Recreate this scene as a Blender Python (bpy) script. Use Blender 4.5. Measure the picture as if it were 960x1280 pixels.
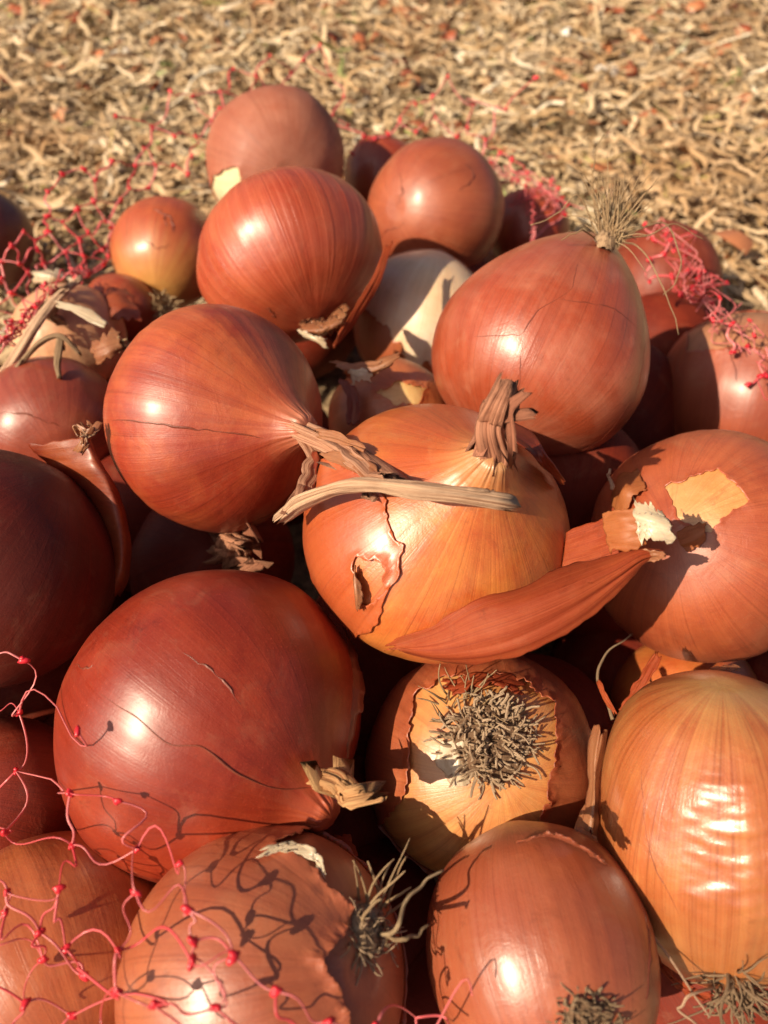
import bpy, bmesh, math, random
import numpy as np
from mathutils import Vector, Matrix
from mathutils.bvhtree import BVHTree

random.seed(7)
rng = np.random.default_rng(7)
for o in list(bpy.data.objects):
    bpy.data.objects.remove(o)
SC = bpy.context.scene
COL = SC.collection

# ------------------------------------------------------------------ camera
F = 970.0                      # focal length in photo pixels (960 x 1280)
PITCH = math.radians(52)
S_, C_ = math.sin(PITCH), math.cos(PITCH)
CAMH = 0.34
CAMP = np.array([0, 0, CAMH])
RC = np.array([[1, 0, 0], [0, S_, -C_], [0, C_, S_]], float)   # columns: right, up, back
cam = bpy.data.cameras.new('camera')
cam.sensor_fit = 'HORIZONTAL'
cam.sensor_width = 36
cam.lens = 36 * F / 960
cam.clip_start = 0.01
cam.clip_end = 200
cam.dof.use_dof = True
cam.dof.focus_distance = 0.235
cam.dof.aperture_fstop = 14
camo = bpy.data.objects.new('camera', cam)
COL.objects.link(camo)
camo.location = (0, 0, CAMH)
camo.rotation_euler = (math.radians(90) - PITCH, 0, 0)
SC.camera = camo

# ------------------------------------------------------------------ sky and sun
sun_cam = np.array([-.62, .08, .78])
sw = RC @ sun_cam
sw /= np.linalg.norm(sw)
elev = math.asin(sw[2])
sl = bpy.data.lights.new('sun', 'SUN')
sl.energy = 5.0
sl.angle = math.radians(0.5)
sl.color = (1.0, .83, .60)
so = bpy.data.objects.new('sun', sl)
COL.objects.link(so)
so.rotation_euler = Vector(sw).to_track_quat('Z', 'Y').to_euler()
so.location = (-1, -1, 2)
W = bpy.data.worlds.new('World')
SC.world = W
W.use_nodes = True
wn = W.node_tree
sky = wn.nodes.new('ShaderNodeTexSky')
sky.sky_type = 'NISHITA'
sky.sun_disc = False
sky.sun_elevation = elev
sky.sun_rotation = math.atan2(sw[0], sw[1])
sky.air_density = .7
sky.dust_density = 4
sky.ozone_density = .2
bg = wn.nodes['Background']
bg.inputs[1].default_value = 0.06
wn.links.new(sky.outputs[0], bg.inputs[0])
SC.view_settings.view_transform = 'Standard'
SC.view_settings.look = 'None'
SC.view_settings.exposure = 0.43
SC.view_settings.gamma = 1.0

# ------------------------------------------------------------------ helpers
def P(px, py, d):
    """world point seen at a photo pixel, d metres in front of the camera"""
    return CAMP + RC @ (np.array([(px - 480) / F, (640 - py) / F, -1.0]) * d)

def to_px(pts):
    q = (np.asarray(pts) - CAMP) @ RC
    d = -q[:, 2]
    return 480 + q[:, 0] / d * F, 640 - q[:, 1] / d * F, d

def _hash(ix, iy, iz):
    h = (ix * 374761393 + iy * 668265263 + iz * 2147483647 + 1013904223) & 0xffffffff
    h = ((h ^ (h >> 13)) * 1274126177) & 0xffffffff
    h = h ^ (h >> 16)
    return (h & 0xffff) / 65535.0 * 2 - 1

def vnoise(p):
    """smooth value noise in [-1, 1], p is (n, 3)"""
    p = np.asarray(p, float)
    i = np.floor(p).astype(np.int64)
    f = p - i
    u = f * f * (3 - 2 * f)
    r = 0
    for dx in (0, 1):
        for dy in (0, 1):
            for dz in (0, 1):
                w = (u[:, 0] if dx else 1 - u[:, 0]) * (u[:, 1] if dy else 1 - u[:, 1]) * (u[:, 2] if dz else 1 - u[:, 2])
                r = r + w * _hash(i[:, 0] + dx, i[:, 1] + dy, i[:, 2] + dz)
    return r

def fbm(p, n=3):
    r, a = 0, 1.0
    p = np.asarray(p, float)
    for k in range(n):
        r = r + a * vnoise(p + 17.3 * k)
        p = p * 2.03
        a *= .5
    return r

def catmull(pts, n):
    pts = np.asarray(pts, float)
    m = len(pts)
    s = np.linspace(0, m - 1, n)
    i = np.clip(np.floor(s).astype(int), 0, m - 2)
    t = (s - i)[:, None]
    p1, p2 = pts[i], pts[i + 1]
    p0 = np.where((i > 0)[:, None], pts[np.maximum(i - 1, 0)], 2 * p1 - p2)
    p3 = np.where((i < m - 2)[:, None], pts[np.minimum(i + 2, m - 1)], 2 * p2 - p1)
    return .5 * (2 * p1 + (p2 - p0) * t + (2 * p0 - 5 * p1 + 4 * p2 - p3) * t ** 2 + (3 * p1 - p0 - 3 * p2 + p3) * t ** 3)

class MB:
    """collects shapes, then links them as ONE mesh object"""
    def __init__(self):
        self.v, self.f, self.a, self.c, self.n = [], [], [], [], 0
    def add(self, v, f, rnd=None, fib=None):
        v = np.asarray(v, float)
        self.c.append(v * 120 if fib is None else fib)
        self.v.append(v)
        self.f.extend([tuple(int(i) + self.n for i in q) for q in f])
        self.a.append(np.full(len(v), random.random() if rnd is None else rnd))
        self.n += len(v)
    def tube(self, pts, rad, ns=6, rnd=None, flat=1.0, flute=0.0, cap=True, seed=0.0, splinter=0.0):
        pts = np.asarray(pts, float)
        m = len(pts)
        rad = np.broadcast_to(np.asarray(rad, float), (m,))
        T = np.gradient(pts, axis=0)
        T /= np.linalg.norm(T, axis=1)[:, None] + 1e-12
        ref = np.array([.31, .52, .8])
        nrm = np.cross(T[0], ref)
        nrm /= np.linalg.norm(nrm)
        V, FB, rv = [], [], random.random() * 9
        ang = np.linspace(0, 2 * math.pi, ns, endpoint=False)
        for k in range(m):
            nrm = nrm - T[k] * nrm.dot(T[k])
            nrm /= np.linalg.norm(nrm)
            b = np.cross(T[k], nrm)
            rr = rad[k] * np.ones(ns)
            if flute:
                q = np.stack([np.cos(ang) * 3.2 + seed, np.sin(ang) * 3.2, np.full(ns, k * .06 + seed)], 1)
                rr = rr * (1 + flute * fbm(q, 3))
            if splinter and k in (0, m - 1):
                jag = T[k] * (1 if k else -1) * rad[k] * splinter
            else:
                jag = np.zeros(3)
            jg = (rng.random(ns)[:, None] * jag)
            V.append(pts[k] + (np.cos(ang) * rr)[:, None] * nrm + (np.sin(ang) * rr * flat)[:, None] * b + (jg if flute and splinter else 0))
            FB.append(np.stack([np.cos(ang) + rv, np.sin(ang), np.full(ns, k / m)], 1))
        V = np.concatenate(V)
        Fc = []
        for k in range(m - 1):
            for j in range(ns):
                j2 = (j + 1) % ns
                Fc.append((k * ns + j, k * ns + j2, (k + 1) * ns + j2, (k + 1) * ns + j))
        if cap:
            Fc.append(tuple(range(ns - 1, -1, -1)))
            Fc.append(tuple((m - 1) * ns + j for j in range(ns)))
        self.add(V, Fc, rnd, np.concatenate(FB))
    def build(self, name, mat, parent=None, smooth=True, data_only=False):
        V = np.concatenate(self.v)
        if parent is not None and not data_only:
            Mi = np.array(parent['_mi']) if False else np.array(INV[parent.name])
            V = V @ Mi[:3, :3].T + Mi[:3, 3]
        me = bpy.data.meshes.new(name)
        me.from_pydata(V.tolist(), [], self.f)
        at = me.attributes.new('rnd', 'FLOAT', 'POINT')
        at.data.foreach_set('value', np.concatenate(self.a).astype(np.float32))
        at = me.attributes.new('fib', 'FLOAT_VECTOR', 'POINT')
        at.data.foreach_set('vector', np.concatenate(self.c).astype(np.float32).ravel())
        me.materials.append(mat)
        if smooth:
            me.polygons.foreach_set('use_smooth', np.ones(len(me.polygons), bool))
        me.update()
        if data_only:
            return me
        o = bpy.data.objects.new(name, me)
        COL.objects.link(o)
        if parent is not None:
            o.parent = parent
        return o

INV = {}
def empty(name, M=None):
    o = bpy.data.objects.new(name, None)
    COL.objects.link(o)
    o.empty_display_size = .01
    M = np.eye(4) if M is None else M
    o.matrix_world = Matrix(M.tolist())
    INV[o.name] = np.linalg.inv(M)
    return o

def tag(o, label, cat, group=None, kind=None):
    if label:
        o['label'] = label
    if cat:
        o['category'] = cat
    if group:
        o['group'] = group
    if kind:
        o['kind'] = kind
    return o

# ------------------------------------------------------------------ materials
class NT:
    def __init__(self, name):
        self.m = bpy.data.materials.new(name)
        self.m.use_nodes = True
        self.t = self.m.node_tree
        self.b = self.t.nodes['Principled BSDF']
        self.out = self.t.nodes['Material Output']
    def n(self, ty, **kw):
        x = self.t.nodes.new(ty)
        for k, v in kw.items():
            setattr(x, k, v)
        return x
    def l(self, a, b):
        self.t.links.new(a, b)
    def attr(self, name):
        return self.n('ShaderNodeAttribute', attribute_name=name)
    def mapping(self, vec, sc, loc=(0, 0, 0)):
        x = self.n('ShaderNodeMapping')
        x.inputs['Scale'].default_value = sc
        x.inputs['Location'].default_value = loc
        self.l(vec, x.inputs['Vector'])
        return x.outputs[0]
    def noise(self, vec, scale, detail=3, rough=.55, dist=0):
        x = self.n('ShaderNodeTexNoise')
        x.inputs['Scale'].default_value = scale
        x.inputs['Detail'].default_value = detail
        x.inputs['Roughness'].default_value = rough
        x.inputs['Distortion'].default_value = dist
        self.l(vec, x.inputs['Vector'])
        return x.outputs['Fac']
    def ramp(self, fac, stops):
        x = self.n('ShaderNodeValToRGB')
        e = x.color_ramp.elements
        while len(e) < len(stops):
            e.new(.5)
        for q, (p, c) in zip(e, stops):
            q.position = p
            q.color = (c, c, c, 1) if isinstance(c, (int, float)) else (*c, 1)
        self.l(fac, x.inputs[0])
        return x.outputs[0]
    def mix(self, fac, a, b, mode='MIX'):
        x = self.n('ShaderNodeMix', data_type='RGBA', blend_type=mode)
        for s, v in ((x.inputs[0], fac), (x.inputs[6], a), (x.inputs[7], b)):
            if hasattr(v, 'is_output'):
                self.l(v, s)
            elif isinstance(v, (int, float)):
                s.default_value = v if s == x.inputs[0] else (v, v, v, 1)
            else:
                s.default_value = (*v, 1)
        return x.outputs[2]
    def math(self, op, a, b=0.0):
        x = self.n('ShaderNodeMath', operation=op)
        for s, v in ((x.inputs[0], a), (x.inputs[1], b)):
            if hasattr(v, 'is_output'):
                self.l(v, s)
            else:
                s.default_value = v
        return x.outputs[0]
    def bump(self, h, strength, dist, prev=None):
        x = self.n('ShaderNodeBump')
        x.inputs['Strength'].default_value = strength
        x.inputs['Distance'].default_value = dist
        self.l(h, x.inputs['Height'])
        if prev is not None:
            self.l(prev, x.inputs['Normal'])
        return x.outputs[0]

def skin_mat(name, a, b, c, root=None, neck=None, vein=.35, rough=.41, seed=0.0, gloss=.62, trans=0.0, lines=.5, speck=.5, vbump=.09, veins=.35, veindark=True, sss=.12, low=(.06, .30), coat=.45, coatr=.30):
    """papery onion skin: a = main, b = blotches, c = veins / darker streaks"""
    k = NT(name)
    if a[1] < .32:
        a, b, c = [(x[0] * .93, x[1] * .80, x[2] * .72) for x in (a, b, c)]
    b2 = tuple(.85 * (x * .6 + y * .4) for x, y in zip(b, c))
    pc = k.attr('pc').outputs['Vector']
    ob = k.n('ShaderNodeTexCoord').outputs['Object']
    st = k.noise(k.mapping(pc, (7, 7, .55), (seed, seed * 2, seed)), 1.0, 5, .62, .35)
    st2 = k.noise(k.mapping(pc, (32, 32, 1.1), (seed * 3, seed, 0)), 1.0, 3, .6, .25)
    bl = k.noise(k.mapping(ob, (1, 1, 1), (seed, 0, seed)), 42, 4, .6, .4)
    bl2 = k.noise(k.mapping(ob, (1, 1, 1), (0, seed, 3)), 160, 4, .65, .6)
    sp = k.noise(ob, 1900, 2, .5)
    col = k.mix(k.ramp(bl, [(.40, 0), (.60, 1)]), a, b)
    col = k.mix(k.math('MULTIPLY', k.ramp(st, [(.35, 1), (.62, 0)]), vein), col, c)
    col = k.mix(k.math('MULTIPLY', k.ramp(bl2, [(.52, 0), (.75, 1)]), .35), col, c)
    # fine meridian veins
    ln = k.ramp(st2, [(.30, 1), (.44, 0), (.62, 0), (.8, .6)])
    col = k.mix(k.math('MULTIPLY', ln, lines * .55), col, tuple(.55 * x for x in c))
    col = k.mix(k.math('MULTIPLY', k.ramp(sp, [(.6, 0), (.78, 1)]), speck * .45), col, tuple(min(1, 1.7 * x + .02) for x in a))
    big = k.noise(k.mapping(ob, (1, 1, 1), (seed, 5, 2)), 17, 3, .5, .3)
    col = k.mix(k.math('MULTIPLY', k.ramp(big, [(.46, 0), (.60, 1)]), .45), col, b2)
    ds = k.noise(k.mapping(ob, (1, 1, 1), (seed, 1, 8)), 75, 6, .72, .8)
    col = k.mix(k.math('MULTIPLY', k.ramp(ds, [(.54, 0), (.72, 1)]), .30), col, tuple(min(.8, .6 * x + y) for x, y in zip(a, (.14, .10, .06))))
    sm_ = k.noise(k.mapping(ob, (1, 1, 1), (2, seed, 4)), 60, 7, .78, 1.2)
    col = k.mix(k.math('MULTIPLY', k.ramp(sm_, [(.60, 0), (.70, 1)]), .38), col, tuple(.3 * x for x in c))
    scr = k.ramp(k.noise(k.mapping(ob, (1, 1, 1), (seed, seed, 1)), 420, 5, .7, 1.5), [(.60, 0), (.72, 1)])
    col = k.mix(k.math('MULTIPLY', scr, .22), col, tuple(.4 * x for x in c))
    sep = k.n('ShaderNodeSeparateXYZ')
    k.l(pc, sep.inputs[0])
    wob = k.math('ADD', sep.outputs[2], k.math('MULTIPLY', k.math('SUBTRACT', st, .5), .22))
    if root:
        col = k.mix(k.ramp(wob, [(low[0], 1), (low[1], 0)]), col, root)
    if neck:
        col = k.mix(k.ramp(wob, [(.72, 0), (.92, 1)]), col, neck)
    st3 = k.noise(k.mapping(pc, (13, 13, .5), (seed, 0, seed * 2)), 1.0, 2, .5, .15)
    st4 = k.noise(k.mapping(pc, (24, 24, .7), (0, seed, seed)), 1.0, 2, .5, .2)
    vl = k.math('ADD', k.ramp(st3, [(.475, 0), (.5, 1), (.525, 0)]), k.math('MULTIPLY', k.ramp(st4, [(.465, 0), (.5, 1), (.535, 0)]), .6))
    vl = k.math('MULTIPLY', k.math('MINIMUM', vl, 1.0), k.ramp(bl, [(.35, .25), (.65, 1)]))
    col = k.mix(k.math('MULTIPLY', vl, veins), col, tuple(.5 * x for x in c) if veindark else tuple(min(.9, 1.35 * x + .03) for x in a))
    k.l(col, k.b.inputs['Base Color'])
    k.b.inputs['Subsurface Weight'].default_value = sss
    k.b.inputs['Subsurface Radius'].default_value = (1.0, .28, .10)
    k.b.inputs['Subsurface Scale'].default_value = .004
    rg = k.math('ADD', k.math('MULTIPLY', bl2, .22), rough - .01)
    rg = k.math('ADD', rg, k.math('MULTIPLY', k.math('SUBTRACT', st2, .5), .25))
    rg = k.math('ADD', rg, k.math('MULTIPLY', scr, .1))
    k.l(rg, k.b.inputs['Roughness'])
    k.b.inputs['Specular IOR Level'].default_value = gloss
    k.b.inputs['Coat Weight'].default_value = coat
    k.b.inputs['Coat Roughness'].default_value = coatr
    n1 = k.bump(st2, vbump, .0009)
    n2 = k.bump(bl2, .20, .0012, n1)
    n2 = k.bump(vl, .14, .0003, n2)
    n3 = k.bump(sp, .16, .00025, n2)
    k.l(n3, k.b.inputs['Normal'])
    if trans:
        tr = k.n('ShaderNodeBsdfTranslucent')
        k.l(col, tr.inputs['Color'])
        ms = k.n('ShaderNodeMixShader')
        ms.inputs[0].default_value = trans
        k.l(k.b.outputs[0], ms.inputs[1])
        k.l(tr.outputs[0], ms.inputs[2])
        k.l(ms.outputs[0], k.out.inputs['Surface'])
    return k.m

def fibre_mat(name, a, b, dark, scale=(500, 500, 500), rough=.75, trans=.0):
    k = NT(name)
    ob = k.n('ShaderNodeTexCoord').outputs['Object']
    r = k.attr('rnd').outputs['Fac']
    fb = k.attr('fib').outputs['Vector']
    nz = k.noise(k.mapping(fb, (11, 11, 1.6)), 1, 4, .65, .3)
    nb = k.noise(ob, 130, 3)
    col = k.mix(r, a, b)
    col = k.mix(k.ramp(nz, [(.36, .9), (.50, 0)]), col, dark)
    col = k.mix(k.ramp(nb, [(.5, 0), (.75, .3)]), col, dark)
    k.l(col, k.b.inputs['Base Color'])
    k.b.inputs['Roughness'].default_value = rough
    k.b.inputs['Specular IOR Level'].default_value = .3
    k.l(k.bump(nz, .8, .0008), k.b.inputs['Normal'])
    if trans:
        tr = k.n('ShaderNodeBsdfTranslucent')
        k.l(col, tr.inputs['Color'])
        ms = k.n('ShaderNodeMixShader')
        ms.inputs[0].default_value = trans
        k.l(k.b.outputs[0], ms.inputs[1])
        k.l(tr.outputs[0], ms.inputs[2])
        k.l(ms.outputs[0], k.out.inputs['Surface'])
    return k.m

# ------------------------------------------------------------------ ground
def ground_mat():
    k = NT('dry_soil')
    ob = k.n('ShaderNodeTexCoord').outputs['Object']
    a = k.noise(ob, 9, 6, .65)
    b = k.noise(ob, 130, 5, .7)
    col = k.mix(a, (.34, .22, .12), (.48, .34, .19))
    col = k.mix(k.ramp(b, [(.4, .8), (.6, 0)]), col, (.06, .03, .015))
    k.l(col, k.b.inputs['Base Color'])
    k.b.inputs['Roughness'].default_value = .95
    k.l(k.bump(b, .8, .006), k.b.inputs['Normal'])
    return k.m

def build_ground():
    n = 81
    g = np.sign(np.linspace(-1, 1, n)) * np.abs(np.linspace(-1, 1, n)) ** 3 * 60
    X, Y = np.meshgrid(g, g + .6)
    Z = .006 * vnoise(np.stack([X.ravel() * 6, Y.ravel() * 6, 0 * X.ravel()], 1)) - .004
    V = np.stack([X.ravel(), Y.ravel(), Z], 1)
    Fc = [(r * n + c, r * n + c + 1, (r + 1) * n + c + 1, (r + 1) * n + c) for r in range(n - 1) for c in range(n - 1)]
    mb = MB()
    mb.add(V, Fc)
    o = mb.build('ground', ground_mat())
    o['kind'] = 'structure'

def straw_mat():
    k = NT('straw')
    r = k.attr('rnd').outputs['Fac']
    ob = k.n('ShaderNodeTexCoord').outputs['Object']
    col = k.ramp(r, [(0, (.30, .18, .08)), (.06, (.46, .30, .15)), (.35, (.56, .42, .25)), (.7, (.65, .50, .32)), (.88, (.76, .62, .43)), (.935, (.78, .72, .58)), (.945, (.30, .36, .12)), (.96, (.42, .42, .16)), (.97, (.32, .10, .04)), (1, (.38, .14, .06))])
    nz = k.noise(ob, 260, 4, .65, .4)
    col = k.mix(k.ramp(nz, [(.36, .35), (.55, 0)]), col, (.34, .22, .11))
    lg = k.noise(ob, 5.5, 4, .6, .4)
    col = k.mix(k.ramp(lg, [(.46, 0), (.66, .65)]), col, (.40, .22, .10))
    k.l(col, k.b.inputs['Base Color'])
    k.b.inputs['Roughness'].default_value = .55
    k.b.inputs['Specular IOR Level'].default_value = .4
    k.l(k.bump(nz, .5, .0008), k.b.inputs['Normal'])
    return k.m

def strips(n, xr, yr, lr, wr, zmax, curl, seg=6, dens=None):
    """n curved dry leaf strips, arched in cross-section; returns verts, quads, rnd"""
    x = rng.uniform(*xr, n)
    y = rng.uniform(*yr, n)
    under = (((x - .01) / .19) ** 2 + ((y - .22) / .27) ** 2 < 1)
    x, y = x[~under], y[~under]
    n = len(x)
    if dens is not None:
        kx = dens(x, y) > rng.random(n)
        x, y = x[kx], y[kx]
        n = len(x)
    L = rng.uniform(*lr, n) * rng.uniform(.5, 1, n)
    w = rng.uniform(*wr, n) * rng.uniform(.5, 1, n)
    z = zmax * rng.random(n) ** 1.3
    a0 = rng.uniform(0, 2 * math.pi, n)
    cv = rng.normal(0, curl, n)
    cv2 = rng.normal(0, curl * 1.3, n)
    tl = rng.normal(0, .2, n)
    vc = rng.normal(0, .8, n)
    roll = rng.normal(0, .45, n)
    s = np.linspace(-.5, .5, seg)
    V = np.zeros((n, seg, 3, 3))
    px, py, pz = x.copy(), y.copy(), z.copy()
    cx, cy, cz = [], [], []
    ang = []
    for i, t in enumerate(s):
        a = a0 + cv * t + cv2 * np.sin(t * 6.3)
        el = tl + vc * t
        cx.append(px.copy()); cy.append(py.copy()); cz.append(pz.copy()); ang.append((a, el))
        px = px + np.cos(a) * np.cos(el) * L / seg
        py = py + np.sin(a) * np.cos(el) * L / seg
        pz = pz + np.sin(el) * L / seg
    for i in range(seg):
        a, el = ang[i]
        wi = w * (.55 + .45 * math.cos(2.6 * s[i])) * .5
        sx, sy = -np.sin(a), np.cos(a)
        rl = roll + s[i] * 1.2
        up = np.stack([-np.cos(a) * np.sin(el), -np.sin(a) * np.sin(el), np.cos(el)], 1)
        sd = np.stack([sx, sy, 0 * sx], 1)
        side = sd * np.cos(rl)[:, None] + up * np.sin(rl)[:, None]
        upr = up * np.cos(rl)[:, None] - sd * np.sin(rl)[:, None]
        c = np.stack([cx[i], cy[i], np.maximum(cz[i], .001)], 1)
        V[:, i, 0] = c - side * wi[:, None]
        V[:, i, 1] = c + upr * (wi * .55)[:, None]
        V[:, i, 2] = c + side * wi[:, None]
    base = (np.arange(n) * seg * 3)[:, None, None, None]
    q = []
    for i in range(seg - 1):
        for j in range(2):
            q.append([i * 3 + j, i * 3 + j + 1, (i + 1) * 3 + j + 1, (i + 1) * 3 + j])
    Q = (base[:, :, 0] + np.array(q)[None]).reshape(-1, 4)
    return V.reshape(-1, 3), Q, np.repeat(rng.random(n), seg * 3)

def raw_mesh(name, V, Q, rnd, mat):
    me = bpy.data.meshes.new(name)
    me.vertices.add(len(V))
    me.vertices.foreach_set('co', V.astype(np.float32).ravel())
    me.loops.add(Q.size)
    me.loops.foreach_set('vertex_index', Q.astype(np.int32).ravel())
    me.polygons.add(len(Q))
    me.polygons.foreach_set('loop_start', np.arange(0, Q.size, 4, dtype=np.int32))
    me.polygons.foreach_set('loop_total', np.full(len(Q), 4, np.int32))
    me.polygons.foreach_set('use_smooth', np.ones(len(Q), bool))
    at = me.attributes.new('rnd', 'FLOAT', 'POINT')
    at.data.foreach_set('value', rnd.astype(np.float32))
    me.materials.append(mat)
    me.update(calc_edges=True)
    me.validate()
    o = bpy.data.objects.new(name, me)
    COL.objects.link(o)
    return o

def build_straw():
    m = straw_mat()
    clump = lambda x, y: np.clip(.72 + .55 * vnoise(np.stack([x * 14, y * 14, 0 * x + 3], 1)), .25, 1)
    parts = [strips(38000, (-.75, .8), (.22, 1.25), (.028, .075), (.0026, .0064), .026, 1.2, dens=clump, seg=8),
             strips(5000, (-.7, .7), (-.35, .25), (.028, .07), (.0036, .008), .018, 1.5, seg=8),
             strips(2600, (-.75, .8), (.3, 1.2), (.05, .11), (.003, .008), .036, 1.5, seg=8),
             strips(6000, (-.75, .8), (.25, 1.25), (.05, .11), (.0018, .0036), .034, 1.8, seg=8)]
    V, Q, R, n = [], [], [], 0
    for v, q, r in parts:
        V.append(v); Q.append(q + n); R.append(r); n += len(v)
    o = raw_mesh('straw_litter', np.concatenate(V), np.concatenate(Q), np.concatenate(R), m)
    tag(o, 'thick litter of dry tan straw and root bits on the ground', 'straw', kind='stuff')
    # scraps of fallen onion skin
    k = NT('fallen_skin')
    r = k.attr('rnd').outputs['Fac']
    k.l(k.ramp(r, [(0, (.28, .06, .025)), (.45, (.42, .13, .055)), (.75, (.5, .22, .10)), (.86, (.8, .72, .6)), (1, (.85, .8, .72))]), k.b.inputs['Base Color'])
    k.b.inputs['Roughness'].default_value = .4
    dens = lambda x, y: np.clip(.35 + .9 * vnoise(np.stack([x * 7 + 9, y * 7, 0 * x], 1)), .04, 1)
    v, q, rr = strips(1500, (-.75, .8), (.22, 1.2), (.016, .04), (.010, .026), .034, .5, dens=dens)
    o = raw_mesh('fallen_skin_scraps', v, q, rr, k.m)
    tag(o, 'scraps of reddish and white onion skin scattered over the straw', 'onion skin', kind='stuff')

# ------------------------------------------------------------------ onions
ROUND = [(0, -.90), (.10, -.905), (.22, -.90), (.45, -.83), (.70, -.66), (.90, -.38), (1, -.02), (.96, .30), (.83, .57), (.62, .78), (.40, .91), (.23, 1.0), (.135, 1.09), (.09, 1.15), (.0, 1.17)]
BLUNT = [(0, -.93), (.10, -.935), (.22, -.93), (.45, -.86), (.70, -.69), (.90, -.40), (1, -.02), (.96, .32), (.83, .60), (.64, .80), (.42, .92), (.24, .985), (.12, 1.02), (.05, 1.03), (.0, 1.03)]
PEAR = [(0, -1.20), (.10, -1.19), (.20, -1.14), (.40, -.98), (.66, -.70), (.88, -.33), (1, .08), (.95, .42), (.78, .70), (.52, .88), (.28, .97), (.1, 1.0), (0, 1.0)]
SPIKE = [(0, -.92), (.10, -.925), (.22, -.92), (.45, -.85), (.70, -.68), (.90, -.40), (1, -.02), (.95, .32), (.78, .62), (.55, .85), (.34, 1.03), (.22, 1.16), (.15, 1.28), (.10, 1.36), (0, 1.38)]
TALL = [(0, -.98), (.10, -.975), (.22, -.95), (.42, -.87), (.66, -.69), (.87, -.40), (1, -.02), (.97, .32), (.84, .62), (.62, .84), (.38, .95), (.18, 1.0), (.06, 1.01), (0, 1.01)]

class Onion:
    pass
ON = {}

def onion_frame(cx, cy, rpx, d, axis, twist):
    c = P(cx, cy, d)
    a = RC @ np.array(axis, float)
    a /= np.linalg.norm(a)
    x = np.cross(a, [.3, .5, .81])
    x /= np.linalg.norm(x)
    y = np.cross(a, x)
    ct, st = math.cos(twist), math.sin(twist)
    M = np.eye(4)
    M[:3, 0] = x * ct + y * st
    M[:3, 1] = -x * st + y * ct
    M[:3, 2] = a
    M[:3, 3] = c
    return M, rpx * d / F

def onion_surface(on, nth, nt, extra=None):
    prof = catmull(on.prof, nt)
    t = np.linspace(0, 1, nt)
    th = np.linspace(0, 2 * math.pi, nth, endpoint=False)
    TH, TT = np.meshgrid(th, t)
    r = prof[:, 0][:, None] * np.ones_like(TH)
    z = prof[:, 1][:, None] * on.L * np.ones_like(TH)
    x, y = r * np.cos(TH), r * np.sin(TH)
    pts = np.stack([x.ravel(), y.ravel(), z.ravel()], 1)
    sd = on.seed
    low = fbm(pts * 1.1 + sd, 2)
    rad = np.stack([np.cos(TH).ravel() * 2.2 + sd, np.sin(TH).ravel() * 2.2, TT.ravel() * .9], 1)
    fac = np.sin(np.clip(TT.ravel(), 0, 1) * math.pi) ** .7
    rid = vnoise(rad * 1.6)
    fin = vnoise(np.stack([np.cos(TH).ravel() * 13 + sd, np.sin(TH).ravel() * 13, TT.ravel() * 2.5], 1))
    sc = 1 + on.lump * (.028 * low + .012 * rid * fac) + on.ridge * .0032 * fin * fac
    if on.prof is ROUND or on.prof is SPIKE:
        up = np.clip((TT.ravel() - .70) / .22, 0, 1) ** 2
        sc = sc + .10 * up * fbm(np.stack([np.cos(TH).ravel() * 7 + sd, np.sin(TH).ravel() * 7, TT.ravel() * 1.2], 1), 2)
    pts[:, :2] *= sc[:, None]
    pts[:, 2] *= 1 + .015 * low * on.lump
    pts *= on.R
    pc = np.stack([np.cos(TH).ravel(), np.sin(TH).ravel(), TT.ravel()], 1)
    return pts, pc

def grid_normals(pts, nt, nth):
    g = pts.reshape(nt, nth, 3)
    du = np.roll(g, -1, 1) - np.roll(g, 1, 1)
    dv = np.gradient(g, axis=0)
    n = np.cross(du, dv).reshape(-1, 3)
    n /= np.linalg.norm(n, axis=1)[:, None] + 1e-12
    c = pts - np.array([0, 0, pts[:, 2].mean()])
    bad = np.linalg.norm(np.cross(du, dv).reshape(-1, 3), axis=1) < 1e-12
    n[bad] = np.sign(c[bad]) * [0, 0, 1]
    flip = (n * c).sum(1).mean() < 0
    return -n if flip else n

def mesh_pc(name, V, Fc, PC, mat, parent):
    me = bpy.data.meshes.new(name)
    me.from_pydata(V.tolist(), [], Fc)
    at = me.attributes.new('pc', 'FLOAT_VECTOR', 'POINT')
    at.data.foreach_set('vector', np.asarray(PC, np.float32).ravel())
    me.materials.append(mat)
    me.polygons.foreach_set('use_smooth', np.ones(len(me.polygons), bool))
    me.update()
    o = bpy.data.objects.new(name, me)
    COL.objects.link(o)
    o.parent = parent
    return o

def poly_sd(x, y, poly):
    """signed distance to a polygon, negative inside"""
    poly = np.asarray(poly, float)
    d = np.full(x.shape, 1e9)
    ins = np.zeros(x.shape, bool)
    for i in range(len(poly)):
        a, b = poly[i], poly[(i + 1) % len(poly)]
        e = b - a
        wx, wy = x - a[0], y - a[1]
        tt = np.clip((wx * e[0] + wy * e[1]) / (e @ e), 0, 1)
        d = np.minimum(d, np.hypot(wx - e[0] * tt, wy - e[1] * tt))
        if a[1] != b[1]:
            c = ((a[1] <= y) & (b[1] > y)) | ((b[1] <= y) & (a[1] > y))
            xi = a[0] + (y - a[1]) * e[0] / e[1]
            ins ^= c & (x < xi)
    return np.where(ins, -d, d)

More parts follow.
